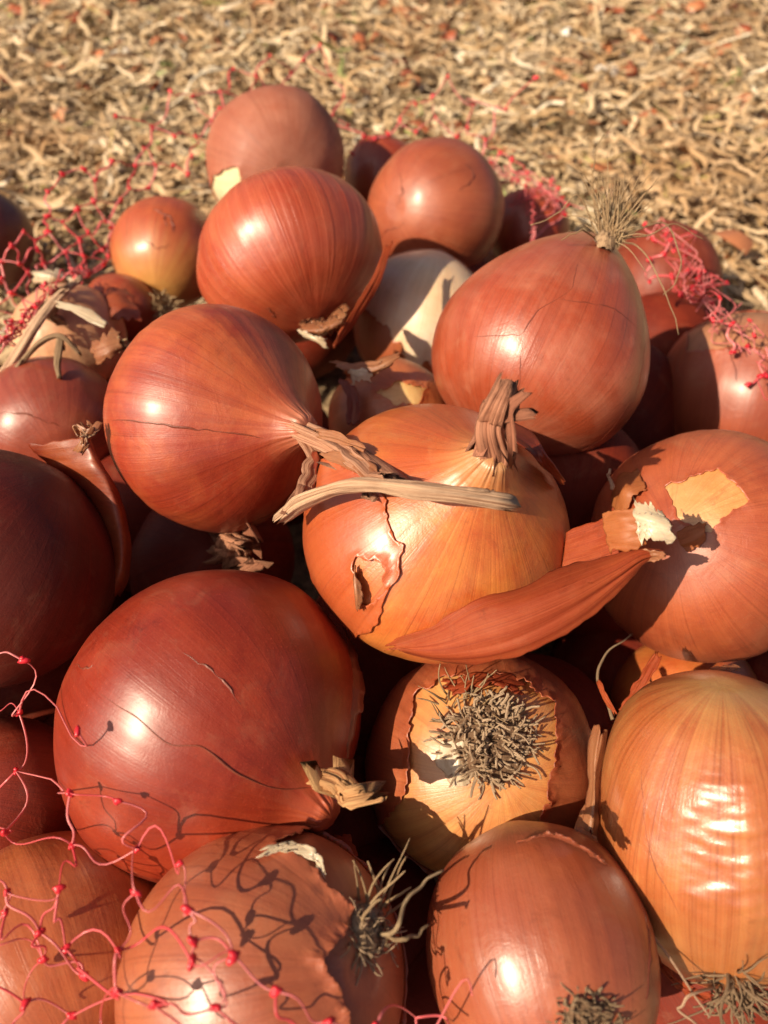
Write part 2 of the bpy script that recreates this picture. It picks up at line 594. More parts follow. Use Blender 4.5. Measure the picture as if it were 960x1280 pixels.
def make_onion(key, cx, cy, rpx, d, axis, mat, label, prof=ROUND, L=1.0, res=(150, 90), lump=1.35, ridge=1.0,
               disp=None, group='onions heaped in the red net'):
    on = Onion()
    on.seed = key * 3.17
    on.prof, on.L, on.lump, on.ridge = prof, L, lump, ridge
    M, on.R = onion_frame(cx, cy, rpx, d, axis, key * 1.7)
    on.M, on.d, on.cx, on.cy, on.rpx = M, d, cx, cy, rpx
    on.root = empty('onion', M)
    tag(on.root, label, 'onion', group)
    nth, nt = res
    pts, pc = onion_surface(on, nth, nt)
    on.nrm = grid_normals(pts, nt, nth)
    if disp:
        w = pts @ M[:3, :3].T + M[:3, 3]
        X, Y, D = to_px(w)
        pts = pts + on.nrm * disp(X, Y, pc, on)[:, None]
    Fc = [(r * nth + c, r * nth + (c + 1) % nth, (r + 1) * nth + (c + 1) % nth, (r + 1) * nth + c) for r in range(nt - 1) for c in range(nth)]
    on.body = mesh_pc('bulb', pts, Fc, pc, mat, on.root)
    on.pts, on.pc, on.res, on.faces = pts, pc, res, Fc
    on.wp = pts @ M[:3, :3].T + M[:3, 3]
    on.bvh = BVHTree.FromPolygons(on.wp.tolist(), Fc)
    ON[key] = on
    return on

def hit(key, px, py):
    """point and normal where the ray through a photo pixel meets an onion (or nearest silhouette point)"""
    on = ON[key]
    d = P(px, py, 1.0) - CAMP
    d /= np.linalg.norm(d)
    loc, nrm, _, _ = on.bvh.ray_cast(Vector(CAMP), Vector(d))
    if loc is None:
        c = on.M[:3, 3]
        q = CAMP + d * ((c - CAMP) @ d)
        loc, nrm, _, _ = on.bvh.find_nearest(Vector(q))
        return np.array(q), np.array(nrm)
    nrm = np.array(nrm)
    if nrm @ d > 0:
        nrm = -nrm
    return np.array(loc), nrm

def on_pt(key, px, py, off):
    p, n = hit(key, px, py)
    return p + n * off

def hitdepth(px, py, default):
    best = default
    d = P(px, py, 1.0) - CAMP
    for on in ON.values():
        loc = on.bvh.ray_cast(Vector(CAMP), Vector(d))[0]
        if loc is not None:
            z = -((np.array(loc) - CAMP) @ RC)[2]
            best = min(best, z)
    return best

def outer_skin(key, mat, hole=None, keep=None, lift=.0008, base=.0003, rag=4.0, fall=9.0, res=(260, 150), name='skin'):
    """an outer skin over the bulb, torn open along polygon(s) given on the seen side"""
    on = ON[key]
    nth, nt = res
    pts, pc = onion_surface(on, nth, nt)
    nr = grid_normals(pts, nt, nth)
    w = pts @ on.M[:3, :3].T + on.M[:3, 3]
    nw = nr @ on.M[:3, :3].T
    X, Y, D = to_px(w)
    facing = ((CAMP - w) * nw).sum(1) / np.linalg.norm(CAMP - w, axis=1)
    rg = rag * (fbm(np.stack([X * .05, Y * .05, 0 * X + key], 1), 2) + .9 * vnoise(np.stack([X * .25, Y * .22, 0 * X + key], 1)))
    if keep is not None and hole is not None:
        f = np.minimum(-np.min([poly_sd(X, Y, q) for q in keep], axis=0), np.min([poly_sd(X, Y, q) for q in hole], axis=0)) + rg
        f = np.where(facing < -.05, -50, f)
    elif keep is not None:
        f = -np.min([poly_sd(X, Y, q) for q in keep], axis=0) + rg
        f = np.where(facing < -.05, -50, f)
    else:
        f = np.min([poly_sd(X, Y, q) for q in hole], axis=0) + rg
        f = np.where(facing < -.1, 50, f)
    f = np.where((pc[:, 2] > .985) | (pc[:, 2] < .03), -50, f)
    crimp = 1 + .6 * vnoise(np.stack([X * .08, Y * .08, 0 * X + 5], 1))
    off = base + lift * np.exp(-np.clip(f, 0, None) / fall) * crimp
    pts = pts + nr * off[:, None]
    V, PC, Fc = [], [], []
    vid, eid = {}, {}
    def vert(i):
        if i not in vid:
            vid[i] = len(V); V.append(pts[i]); PC.append(pc[i])
        return vid[i]
    def edge(i, j):
        kk = (i, j) if i < j else (j, i)
        if kk not in eid:
            s = f[i] / (f[i] - f[j])
            eid[kk] = len(V)
            V.append(pts[i] + (pts[j] - pts[i]) * s)
            PC.append(pc[i] + (pc[j] - pc[i]) * s)
        return eid[kk]
    pos = f > 0
    for q in [(r * nth + c, r * nth + (c + 1) % nth, (r + 1) * nth + (c + 1) % nth, (r + 1) * nth + c) for r in range(nt - 1) for c in range(nth)]:
        k4 = [pos[i] for i in q]
        if not any(k4):
            continue
        if all(k4):
            Fc.append(tuple(vert(i) for i in q))
            continue
        out = []
        for a in range(4):
            i, j = q[a], q[(a + 1) % 4]
            if pos[i]:
                out.append(vert(i))
            if pos[i] != pos[j]:
                out.append(edge(i, j))
        if len(out) >= 3:
            Fc.append(tuple(out))
    o = mesh_pc(name, np.array(V), Fc, PC, mat, on.root)
    sm = o.modifiers.new('thickness', 'SOLIDIFY')
    sm.thickness = .00022
    sm.offset = -1
    return o

def crack(key, path, mat, width=.0011, lift=.0005, name='skin_split'):
    """a split in the skin: a narrow lip that curls up along a line"""
    on = ON[key]
    path = catmull(path, 44)
    jit = np.stack([fbm(np.stack([np.linspace(0, 9, 44), np.full(44, path[0, 0] + 50 * a), np.zeros(44)], 1), 2) for a in range(2)], 1) * 1.6
    path = path + jit
    A = [hit(key, *q) for q in path]
    p = np.array([a[0] for a in A]); n = np.array([a[1] for a in A])
    T = np.gradient(p, axis=0)
    s = np.cross(n, T)
    s /= np.linalg.norm(s, axis=1)[:, None] + 1e-12
    m = len(p)
    tap = np.sin(np.linspace(.08, math.pi - .08, m)) ** .6 * (1 + .6 * fbm(np.stack([np.linspace(0, 8, m), np.full(m, float(path[0, 1])), np.zeros(m)], 1), 2)).clip(.3, 2)
    wv = (width * tap)[:, None]
    lv = (lift * tap)[:, None]
    rows = [p - n * .0002, p + s * wv * .5 + n * lv * .55, p + s * wv + n * lv, p + s * wv * .97 + n * (lv - .00018), p + s * wv * .3 - n * .0001]
    V = np.concatenate(rows)
    Fc = []
    for k in range(len(rows) - 1):
        for i in range(m - 1):
            Fc.append((k * m + i, k * m + i + 1, (k + 1) * m + i + 1, (k + 1) * m + i))
    Mi = np.linalg.inv(on.M)
    V = V @ Mi[:3, :3].T + Mi[:3, 3]
    th = np.arctan2(V[:, 1], V[:, 0])
    return mesh_pc(name, V, Fc, np.stack([np.cos(th), np.sin(th), np.full(len(V), .5)], 1), mat, on.root)

def sheet(name, grid, mat, parent, n=(40, 26), noise_amp=.0008, rag=.10, thick=.00025, seed=0.0, rfreq=7, crease=.00035):
    """a loose papery skin through a grid of world points (rows x cols)"""
    g = np.asarray(grid, float)
    R0, C0 = g.shape[:2]
    nu, nv = n
    a = np.stack([catmull(g[r], 160) for r in range(R0)])
    b = np.stack([catmull(a[:, c], 120) for c in range(160)], 1)       # 120 x 160 x 3
    u = np.linspace(0, 1, nu); v = np.linspace(0, 1, nv)
    U, Vv = np.meshgrid(u, v)
    n1 = fbm(np.stack([U.ravel() * rfreq, 0 * U.ravel() + seed, Vv.ravel() * 0], 1), 3).reshape(U.shape)
    n2 = fbm(np.stack([U.ravel() * rfreq, 0 * U.ravel() + seed + 7, Vv.ravel() * 0], 1), 3).reshape(U.shape)
    n3 = fbm(np.stack([Vv.ravel() * rfreq, 0 * U.ravel() + seed + 3, Vv.ravel() * 0], 1), 3).reshape(U.shape)
    n4 = fbm(np.stack([Vv.ravel() * rfreq, 0 * U.ravel() + seed + 5, Vv.ravel() * 0], 1), 3).reshape(U.shape)
    v0 = rag * (.5 + .5 * n1).clip(0, 1.4); v1 = 1 - rag * (.5 + .5 * n2).clip(0, 1.4)
    u0 = rag * .5 * (.5 + .5 * n3).clip(0, 1.4); u1 = 1 - rag * .5 * (.5 + .5 * n4).clip(0, 1.4)
    UU = u0 + (u1 - u0) * U; VV = v0 + (v1 - v0) * Vv
    X = (b[np.clip((VV * 119).round().astype(int), 0, 119), np.clip((UU * 159).round().astype(int), 0, 159)]).reshape(-1, 3)
    # smooth sampling
    fi = np.clip(VV * 119, 0, 118.999); fj = np.clip(UU * 159, 0, 158.999)
    i0 = fi.astype(int); j0 = fj.astype(int); di = (fi - i0)[..., None]; dj = (fj - j0)[..., None]
    X = (b[i0, j0] * (1 - di) * (1 - dj) + b[i0 + 1, j0] * di * (1 - dj) + b[i0, j0 + 1] * (1 - di) * dj + b[i0 + 1, j0 + 1] * di * dj)
    du = np.gradient(X, axis=1); dv = np.gradient(X, axis=0)
    N = np.cross(du, dv); N /= np.linalg.norm(N, axis=2)[..., None] + 1e-12
    X = X.reshape(-1, 3) + N.reshape(-1, 3) * (noise_amp * .5 * fbm(X.reshape(-1, 3) * 60 + seed, 3) + crease * fbm(np.stack([VV.ravel() * 9, UU.ravel() * 2.2, 0 * UU.ravel() + seed], 1), 2))[:, None]
    Mi = INV[parent.name]
    Xl = X @ Mi[:3, :3].T + Mi[:3, 3]
    Fc = [(r * nu + c, r * nu + c + 1, (r + 1) * nu + c + 1, (r + 1) * nu + c) for r in range(nv - 1) for c in range(nu - 1)]
    th = VV.ravel() * 1.6 + seed
    o = mesh_pc(name, Xl, Fc, np.stack([np.cos(th), np.sin(th), UU.ravel()], 1), mat, parent)
    sm = o.modifiers.new('thickness', 'SOLIDIFY')
    sm.thickness = thick
    return o

# palette of skins -------------------------------------------------------------
COPPER = dict(a=(.48, .118, .036), b=(.34, .050, .016), c=(.22, .024, .010))
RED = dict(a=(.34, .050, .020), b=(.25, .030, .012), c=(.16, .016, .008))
MAUVE = dict(a=(.50, .185, .115), b=(.42, .088, .036), c=(.28, .055, .026))
GOLD = dict(a=(.66, .25, .060), b=(.56, .135, .034), c=(.38, .070, .018))
PALE = dict(a=(.78, .56, .26), b=(.72, .46, .18), c=(.60, .33, .11))
SHADE_DARK = dict(a=(.13, .022, .012), b=(.15, .014, .007), c=(.06, .010, .006))  # darkened well below the other skins to stand for shade
TAN = dict(a=(.55, .265, .095), b=(.50, .165, .055), c=(.34, .085, .025))
NECKC = (.46, .22, .12)
def skin(name, pal, i, **kw):
    return skin_mat(name, pal['a'], pal['b'], pal['c'], seed=i * 1.37, **kw)

m_stem = fibre_mat('dry_stem', (.66, .44, .29), (.55, .34, .21), (.24, .10, .05))
m_neck = fibre_mat('dry_neck', (.60, .32, .20), (.48, .20, .12), (.20, .06, .03), trans=.15)
m_neckd = fibre_mat('dark_dry_neck', (.46, .22, .13), (.34, .13, .075), (.13, .04, .02))
m_stub = fibre_mat('ochre_stub', (.60, .38, .17), (.50, .25, .11), (.20, .06, .02))
m_root = fibre_mat('dry_root', (.56, .40, .23), (.42, .27, .14), (.20, .11, .055), (600, 600, 600), .85)
m_rootb = fibre_mat('brown_root', (.66, .48, .32), (.54, .37, .23), (.24, .13, .07), rough=.8)
m_pad = fibre_mat('root_disc', (.22, .13, .075), (.16, .09, .05), (.06, .03, .015), rough=.9)
m_rootd = fibre_mat('dusty_root', (.42, .29, .18), (.33, .21, .12), (.13, .075, .04), (600, 600, 600), .9)
m_split = skin_mat('split_lip', (.26, .055, .022), (.20, .04, .016), (.14, .022, .01), rough=.45)
m_palesplit = skin_mat('pale_split_lip', (.62, .30, .12), (.55, .24, .09), (.45, .16, .06), rough=.4)
m_flap = skin('loose_skin', COPPER, 77, trans=.35, rough=.42)
m_flapred = skin('loose_red_skin', dict(a=(.52, .125, .042), b=(.44, .085, .028), c=(.32, .045, .016)), 78, trans=.35, rough=.55, coat=.0, gloss=.3, lines=1.0, vein=.7, veins=.35, veindark=False)
m_tanflap = skin('tan_loose_skin', dict(a=(.60, .24, .085), b=(.54, .18, .06), c=(.4, .11, .03)), 81, trans=.3, rough=.45, coat=.05)
m_white = skin('white_inner_skin', dict(a=(.80, .66, .48), b=(.74, .56, .38), c=(.6, .4, .24)), 79, trans=.25, rough=.3)
m_paper = skin('tan_paper_skin', dict(a=(.52, .26, .13), b=(.45, .19, .09), c=(.3, .1, .045)), 80, trans=.3, rough=.45)

build_ground()
build_straw()

# ------------------------------------------------------------------ the heap
def wrinkle(X, Y, pc, on):
    m = np.exp(-(((X - 925) / 80) ** 4) - (((Y - 1060) / 88) ** 4))
    q = np.stack([X * .007, Y * .024, 0 * X], 1)
    ph = Y * .33 + (X - 915) ** 2 * .0016 + 2.2 * fbm(q, 2)
    v = np.abs(np.sin(ph * .5)) ** .6 * (.7 + .8 * vnoise(np.stack([X * .018, Y * .05, 0 * X + 4], 1)))
    v2 = np.sin(Y * .42 + X * .09 + 4 * vnoise(q * 2.2)) * (.5 + .5 * vnoise(q * 3 + 9))
    return (.0009 * v + .00025 * v2) * m

M1 = skin('deep_red_skin', dict(a=(.36, .052, .018), b=(.26, .026, .009), c=(.19, .020, .008)), 1, vein=.25, lines=.2, veins=.12, vbump=.03, rough=.36, speck=1.2, gloss=.45, neck=(.36, .075, .03))
make_onion(1, 265, 897, 190, .243, (.74, -.37, .56), M1, 'large smooth deep red onion at front left with short cut neck', L=.96, res=(220, 130), lump=.7)
make_onion(2, -8, 712, 148, .259, (.6, .78, .1), skin('shaded_dark_skin', SHADE_DARK, 2, rough=.45, coat=.1, gloss=.35), 'dark purple brown onion in shade at the left edge of the heap', prof=BLUNT, L=.98)  # shade put into the skin colour on top of the cast one
make_onion(3, 274, 527, 140, .287, (.74, -.13, .66), skin('copper_skin', dict(a=(.52, .128, .040), b=(.37, .050, .016), c=(.25, .024, .010)), 3, neck=(.44, .15, .08), vein=.45, lines=.5), 'copper red onion whose long twisted dry neck points right over its neighbour', prof=SPIKE, L=.86, res=(220, 130))
make_onion(4, 545, 665, 166, .256, (.25, .44, .86), skin('golden_inner_skin', GOLD, 4, neck=(.50, .25, .11), vein=.35, lines=.8, rough=.3), 'golden orange onion in the centre with upright dry neck and big peeling flap', prof=SPIKE, L=.86, res=(220, 130), lump=.8)
make_onion(5, 679, 436, 134, .313, (-.44, -.88, .12), skin('mauve_skin', MAUVE, 5, root=(.42, .17, .10), vein=.4, lines=.45, rough=.28, gloss=.6), 'pinkish brown onion lying roots up with a long blond root tuft', prof=PEAR, L=1.0, res=(220, 130), lump=.7)
make_onion(6, 360, 322, 114, .367, (.35, -.85, .25), skin('streaky_red_skin', dict(a=(.50, .128, .055), b=(.42, .072, .026), c=(.31, .034, .014)), 6, veindark=False, veins=.6, vein=.5, lines=1.0, rough=.33, vbump=.5), 'wide red onion with fine pale streaks and flaking skin at its lower end', prof=BLUNT, L=.86, ridge=2.2, res=(200, 120))
make_onion(7, 345, 205, 86, .479, (-.3, .5, -.8), skin('brown_mauve_skin', MAUVE, 7, rough=.5, coat=.05), 'brownish mauve onion topmost in the heap with a small peeled white patch', prof=BLUNT, L=.95)
make_onion(8, 208, 318, 66, .451, (.05, .85, -.5), skin('orange_capped_skin', dict(a=(.50, .13, .040), b=(.44, .09, .03), c=(.32, .06, .02)), 8, vein=.6, lines=.8, root=(.62, .30, .085), low=(.16, .40)), 'small yellow onion with orange cap and short muddy roots', prof=BLUNT, L=1.05)
make_onion(9, 542, 265, 86, .455, (.6, .2, -.7), skin('orange_red_skin', dict(a=(.42, .125, .055), b=(.36, .09, .036), c=(.25, .05, .022)), 9), 'shiny orange red onion behind the pale one with a split on its left shoulder', prof=BLUNT, L=.95)
make_onion(10, 525, 405, 82, .42, (.2, .85, .3), skin('cream_inner_skin', dict(a=(.88, .70, .54), b=(.84, .58, .36), c=(.72, .42, .22)), 10, vein=.25, lines=.3), 'pale cream onion half peeled between red and pinkish brown onions', prof=BLUNT, L=1.05)
make_onion(11, 488, 528, 76, .352, (.3, .3, .9), skin('orange_skin_b', dict(a=(.50, .17, .05), b=(.42, .12, .035), c=(.3, .07, .02)), 11), 'small orange onion tucked low behind the golden centre onion', prof=BLUNT)
make_onion(12, 826, 365, 72, .485, (0, .8, .2), skin('dull_red_skin', dict(a=(.30, .075, .04), b=(.22, .04, .02), c=(.14, .02, .01)), 12, coat=.05, gloss=.3), 'dull red brown onion under the net right of the root tuft', prof=BLUNT, L=1.15)  # brown taken darker so the skin itself carries the shade
make_onion(13, 928, 500, 104, .395, (.2, .9, .1), skin('red_orange_skin', dict(a=(.40, .095, .04), b=(.33, .07, .03), c=(.24, .04, .02)), 13), 'red onion half in shadow at the right edge beside the gathered net', prof=BLUNT)
make_onion(14, 880, 683, 141, .283, (-.58, .2, .79), skin('pale_yellow_flesh', dict(a=(.68, .36, .15), b=(.58, .25, .08), c=(.48, .17, .05)), 14, vein=.2, lines=.5, rough=.3), 'orange onion at the right edge with a torn window of pale yellow skin', prof=BLUNT, L=.95, res=(200, 120))
make_onion(15, 897, 1040, 152, .217, (-.08, .95, .25), skin('tan_wrinkled_skin', TAN, 15, root=(.58, .20, .045), neck=(.44, .25, .08), low=(.22, .42), vein=.75, lines=1.0, veins=.5, rough=.25, gloss=.9, vbump=.08, coat=.6, coatr=.2), 'tall tan and orange onion at lower right with wrinkled shiny skin', prof=TALL, L=1.33, disp=wrinkle, res=(260, 170))
make_onion(16, 603, 952, 142, .256, (-.05, -.15, -.98), skin('gold_base_skin', dict(a=(.66, .34, .11), b=(.58, .23, .07), c=(.42, .12, .04)), 16, vein=.5, lines=.7, rough=.3), 'golden onion showing its round bushy root disc to the viewer', prof=BLUNT, L=.9, res=(200, 120))
make_onion(17, 676, 1192, 142, .202, (-.15, .80, -.55), skin('rosy_brown_skin', dict(a=(.42, .140, .070), b=(.38, .105, .048), c=(.29, .065, .03)), 17, rough=.28, vein=.35), 'rosy brown onion at bottom centre with a jagged skin rim on top', prof=BLUNT, L=1.08, res=(200, 120), lump=.6)
make_onion(18, 335, 1222, 174, .198, (-.74, -.38, -.55), skin('brown_under_skin', dict(a=(.42, .16, .085), b=(.36, .12, .06), c=(.26, .07, .035)), 18, rough=.4), 'net covered copper onion at the bottom edge with grey roots on its right', prof=BLUNT, L=1.0, res=(200, 120), lump=.6)
make_onion(19, 66, 1205, 152, .218, (-.5, .5, -.5), skin('netted_copper_skin', dict(a=(.56, .19, .07), b=(.48, .135, .05), c=(.34, .075, .028)), 19, rough=.3), 'copper orange onion in the bottom left corner under the red net', prof=BLUNT)
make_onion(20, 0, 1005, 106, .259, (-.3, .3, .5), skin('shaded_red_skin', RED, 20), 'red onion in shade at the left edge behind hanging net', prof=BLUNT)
make_onion(21, 68, 532, 88, .349, (.35, -.4, .6), skin('rose_red_skin', dict(a=(.40, .10, .055), b=(.32, .06, .03), c=(.2, .03, .016)), 21, rough=.34), 'rose red onion at the left edge with a dark stem across it', prof=BLUNT)
make_onion(22, 88, 425, 68, .395, (-.2, .8, .4), skin('amber_skin', dict(a=(.74, .46, .27), b=(.64, .32, .16), c=(.46, .18, .08)), 22), 'amber onion among papery scraps at the left behind the rose red one', prof=BLUNT)
make_onion(23, -22, 300, 62, .494, (.2, .5, .3), skin('blackish_skin', SHADE_DARK, 23), 'blackish onion behind the net at the upper left edge', prof=BLUNT)  # stands for a dark shaded blob, darkness put into the skin colour
make_onion(24, 478, 225, 50, .545, (.2, .8, .1), skin('hidden_brown_skin', COPPER, 24), 'half hidden brown onion behind the shiny orange red one', prof=BLUNT)
make_onion(25, 660, 288, 50, .51, (.2, .8, -.1), skin('netted_brown_skin', COPPER, 25), 'small brown onion under the bunched net behind the pinkish brown one', prof=BLUNT)
make_onion(26, 265, 700, 102, .342, (.2, .2, .95), skin('deep_shade_skin', dict(a=(.24, .034, .012), b=(.18, .022, .008), c=(.10, .012, .006)), 26, rough=.55, coat=.05, gloss=.3), 'red onion deep in the gap between the two big copper and red onions', prof=BLUNT)  # red skin darkened to carry the shade of the gap
make_onion(27, 858, 890, 92, .312, (-.3, .7, .5), skin('orange_low_skin', GOLD, 27), 'orange onion low down between the torn one and the tall tan one', prof=BLUNT)
make_onion(28, 150, 390, 46, .432, (.3, .5, .5), skin('rust_skin', COPPER, 28), 'small rust onion wedged under the yellow one', prof=BLUNT)
# deeper onions glimpsed through the gaps, red skin darkened to stand for shade
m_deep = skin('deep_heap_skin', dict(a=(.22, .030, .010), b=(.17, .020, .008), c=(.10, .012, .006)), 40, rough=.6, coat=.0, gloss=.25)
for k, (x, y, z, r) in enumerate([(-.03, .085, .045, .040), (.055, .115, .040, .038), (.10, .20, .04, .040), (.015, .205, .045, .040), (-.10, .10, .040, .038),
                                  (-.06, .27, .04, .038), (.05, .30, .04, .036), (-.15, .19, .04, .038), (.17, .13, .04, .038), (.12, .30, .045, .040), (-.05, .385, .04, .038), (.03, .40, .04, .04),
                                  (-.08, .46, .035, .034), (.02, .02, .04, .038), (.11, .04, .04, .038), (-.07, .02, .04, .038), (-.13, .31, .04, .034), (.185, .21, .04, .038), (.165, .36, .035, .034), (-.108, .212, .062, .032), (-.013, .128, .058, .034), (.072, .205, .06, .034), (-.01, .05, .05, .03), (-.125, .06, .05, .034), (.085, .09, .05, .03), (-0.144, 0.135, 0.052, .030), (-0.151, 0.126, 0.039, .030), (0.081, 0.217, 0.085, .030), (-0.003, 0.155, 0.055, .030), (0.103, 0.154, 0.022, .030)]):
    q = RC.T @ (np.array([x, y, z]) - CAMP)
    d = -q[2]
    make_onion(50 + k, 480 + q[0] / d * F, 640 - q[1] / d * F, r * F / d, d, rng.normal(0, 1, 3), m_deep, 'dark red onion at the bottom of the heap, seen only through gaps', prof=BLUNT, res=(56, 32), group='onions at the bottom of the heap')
# unseen onions added past the left edge to shade the dark onion
for k, (x, y, z, r) in enumerate([(-.215, .155, .075, .042), (-.205, .075, .08, .042), (-.205, .118, .150, .047)]):
    q = RC.T @ (np.array([x, y, z]) - CAMP)
    d = -q[2]
    make_onion(80 + k, 480 + q[0] / d * F, 640 - q[1] / d * F, r * F / d, d, rng.normal(0, 1, 3), m_deep, ['red onion just past the left edge, the far one of the two lower ones', 'red onion just past the left edge, the near one of the two lower ones', 'red onion just past the left edge, topmost, shading the dark one'][k], prof=BLUNT, res=(64, 40), group='onions beside the heap')

# ------------------------------------------------------------------ outer skins, torn
outer_skin(4, skin('torn_copper_skin', dict(a=(.54, .135, .040), b=(.48, .105, .03), c=(.36, .065, .02)), 31, neck=(.46, .2, .09), rough=.34),
           keep=[[(350, 560), (400, 575), (440, 585), (466, 604), (480, 622), (487, 655), (506, 690), (502, 716), (486, 742), (474, 780), (440, 800), (350, 760)]],
           hole=[[(444, 697), (470, 699), (481, 714), (477, 742), (457, 762), (447, 742)]], lift=.0008, fall=5, rag=3.5)
outer_skin(7, skin('torn_mauve_skin', dict(a=(.50, .215, .145), b=(.44, .15, .09), c=(.30, .08, .045)), 32, rough=.55, coat=.04), hole=[[(270, 222), (297, 208), (303, 222), (291, 250), (272, 268), (262, 245)]], rag=2.5, lift=.001)
ON[7].body.data.materials[0] = skin('white_flesh', dict(a=(.86, .78, .52), b=(.82, .72, .42), c=(.7, .52, .26)), 33)
outer_skin(10, skin('brown_lower_skin', dict(a=(.46, .15, .05), b=(.40, .11, .04), c=(.3, .07, .025)), 35), hole=[[(430, 300), (600, 300), (620, 440), (560, 470), (535, 452), (512, 462), (505, 430), (470, 400), (440, 380)]], rag=4)
outer_skin(11, skin('orange_torn_skin', dict(a=(.60, .20, .07), b=(.52, .15, .05), c=(.38, .09, .03)), 36), hole=[[(470, 492), (500, 480), (528, 488), (520, 502), (490, 506)]], rag=3)
ON[11].body.data.materials[0] = skin('straw_flesh', PALE, 37)
outer_skin(14, skin('torn_orange_skin', dict(a=(.48, .13, .050), b=(.40, .088, .034), c=(.28, .05, .02)), 38, vein=.35, lines=.6),
           hole=[[(832, 612), (868, 596), (900, 584), (912, 600), (938, 628), (903, 648), (888, 664), (868, 660), (846, 648), (842, 630)]], rag=2.6, lift=.0005, fall=5)
outer_skin(16, skin('torn_base_skin', dict(a=(.44, .13, .05), b=(.36, .09, .036), c=(.25, .05, .02)), 39), hole=[[(520, 870), (555, 850), (640, 850), (690, 880), (690, 960), (676, 1010), (670, 1090), (480, 1110), (470, 1040), (515, 980)]], rag=4, lift=.0014)
outer_skin(18, skin('netted_skin', dict(a=(.46, .15, .07), b=(.40, .11, .05), c=(.29, .065, .03)), 41, rough=.34, lines=.7),
           hole=[[(342, 1062), (384, 1080), (398, 1104), (436, 1138), (425, 1170), (396, 1200), (420, 1240), (440, 1300), (560, 1300), (560, 1040), (420, 1030)]], rag=2.5, lift=.0016)
outer_skin(13, skin('torn_right_skin', dict(a=(.42, .10, .042), b=(.36, .08, .034), c=(.25, .04, .02)), 42), hole=[[(860, 380), (980, 380), (980, 440), (930, 436), (860, 440)]], rag=2)
ON[13].body.data.materials[0] = skin('dusty_flesh', dict(a=(.44, .22, .12), b=(.36, .15, .08), c=(.26, .09, .05)), 43, rough=.6)

# splits running along the skins
for key, path, wd in [(1, [(122, 868), (165, 895), (208, 930), (252, 936), (290, 968), (345, 988), (395, 984)], .0011),
                      (1, [(228, 815), (270, 845), (300, 880)], .0008), (1, [(426, 770), (441, 850), (432, 950)], .0065),
                      (1, [(95, 830), (104, 838), (118, 832)], .0009), (3, [(140, 524), (200, 532), (262, 540), (330, 548)], .0018), (3, [(385, 590), (340, 640), (290, 660)], .0012),
                      (5, [(592, 420), (640, 420), (652, 417), (676, 388), (714, 360), (722, 330)], .0009), (5, [(652, 430), (648, 480), (640, 520)], .0006),
                      (5, [(806, 430), (795, 490), (755, 545), (715, 570)], .0010), (5, [(700, 375), (760, 385), (798, 410)], .0006),
                      (6, [(332, 384), (345, 398)], .0012), (7, [(285, 170), (290, 162), (305, 168)], .001), (7, [(318, 148), (345, 152), (370, 150)], .0009), (7, [(303, 222), (308, 205)], .001),
                      (7, [(268, 205), (276, 200), (284, 208)], .0016), (7, [(300, 230), (309, 212), (312, 200)], .0018), (8, [(178, 300), (196, 312), (214, 306)], .0012), (8, [(200, 262), (214, 276), (216, 292)], .0014), (9, [(498, 212), (502, 235), (497, 255)], .0014), (9, [(580, 205), (592, 222), (575, 236)], .0016), (9, [(470, 300), (490, 288), (510, 280)], .0016),
                      (8, [(190, 262), (203, 270), (208, 285)], .001), (14, [(768, 610), (800, 572), (850, 562), (890, 580)], .0010), (14, [(938, 545), (910, 575), (898, 590)], .0014), (14, [(890, 660), (930, 700), (962, 720)], .0009),
                      (17, [(800, 1120), (812, 1180), (806, 1250)], .0016), (21, [(0, 516), (40, 522), (75, 534)], .0016), (15, [(800, 960), (812, 1060), (850, 1150)], .0005)]:
    crack(key, path, m_palesplit if key == 14 else m_split, wd * .6, wd * .24)

# ------------------------------------------------------------------ necks
def neck(key, path, radii, flat=.6, strands=5, mat=None, mats=None, fray=.006):
    """fluted dry neck along world points, with papery strands fraying from its end"""
    on = ON[key]
    mb = MB()
    pts = catmull(path, 34)
    rad = np.interp(np.linspace(0, 1, 34), np.linspace(0, 1, len(radii)), radii)
    wob = np.stack([vnoise(np.stack([np.linspace(0, 9, 34), np.full(34, key + 3.0 * a), np.zeros(34)], 1)) for a in range(3)], 1)
    mb.tube(pts + wob * .0012 * np.linspace(0, 1, 34)[:, None], rad, 40, flat=flat, flute=.42, seed=key * 1.3, splinter=2.5)
    for s in range(strands):
        i = random.randint(15, 28)
        j = min(33, i + random.randint(6, 14))
        seg = pts[i:j + 1] + rng.normal(0, 1, 3) * rad[i] * .8
        end = seg[-1] + rng.normal(0, 1, 3) * fray * .35 + (pts[-1] - pts[-6]) * .25
        pth = catmull([seg[0], seg[len(seg) // 2] + rng.normal(0, 1, 3) * .0012, end], 10)
        mb.tube(pth, np.linspace(rad[i] * .8, rad[i] * .35, 10), 12, flat=.10, flute=.5, seed=s, splinter=3)
    return mb.build('neck', mat or m_neck, on.root)

# onion 1, short cut neck
b1 = on_pt(1, 405, 972, -.004)
neck(1, [b1, P(416, 976, .206), P(430, 986, .2035), P(446, 996, .2015)], [.0032, .0034, .0034, .0038], .7, 2, m_stub, fray=.002)
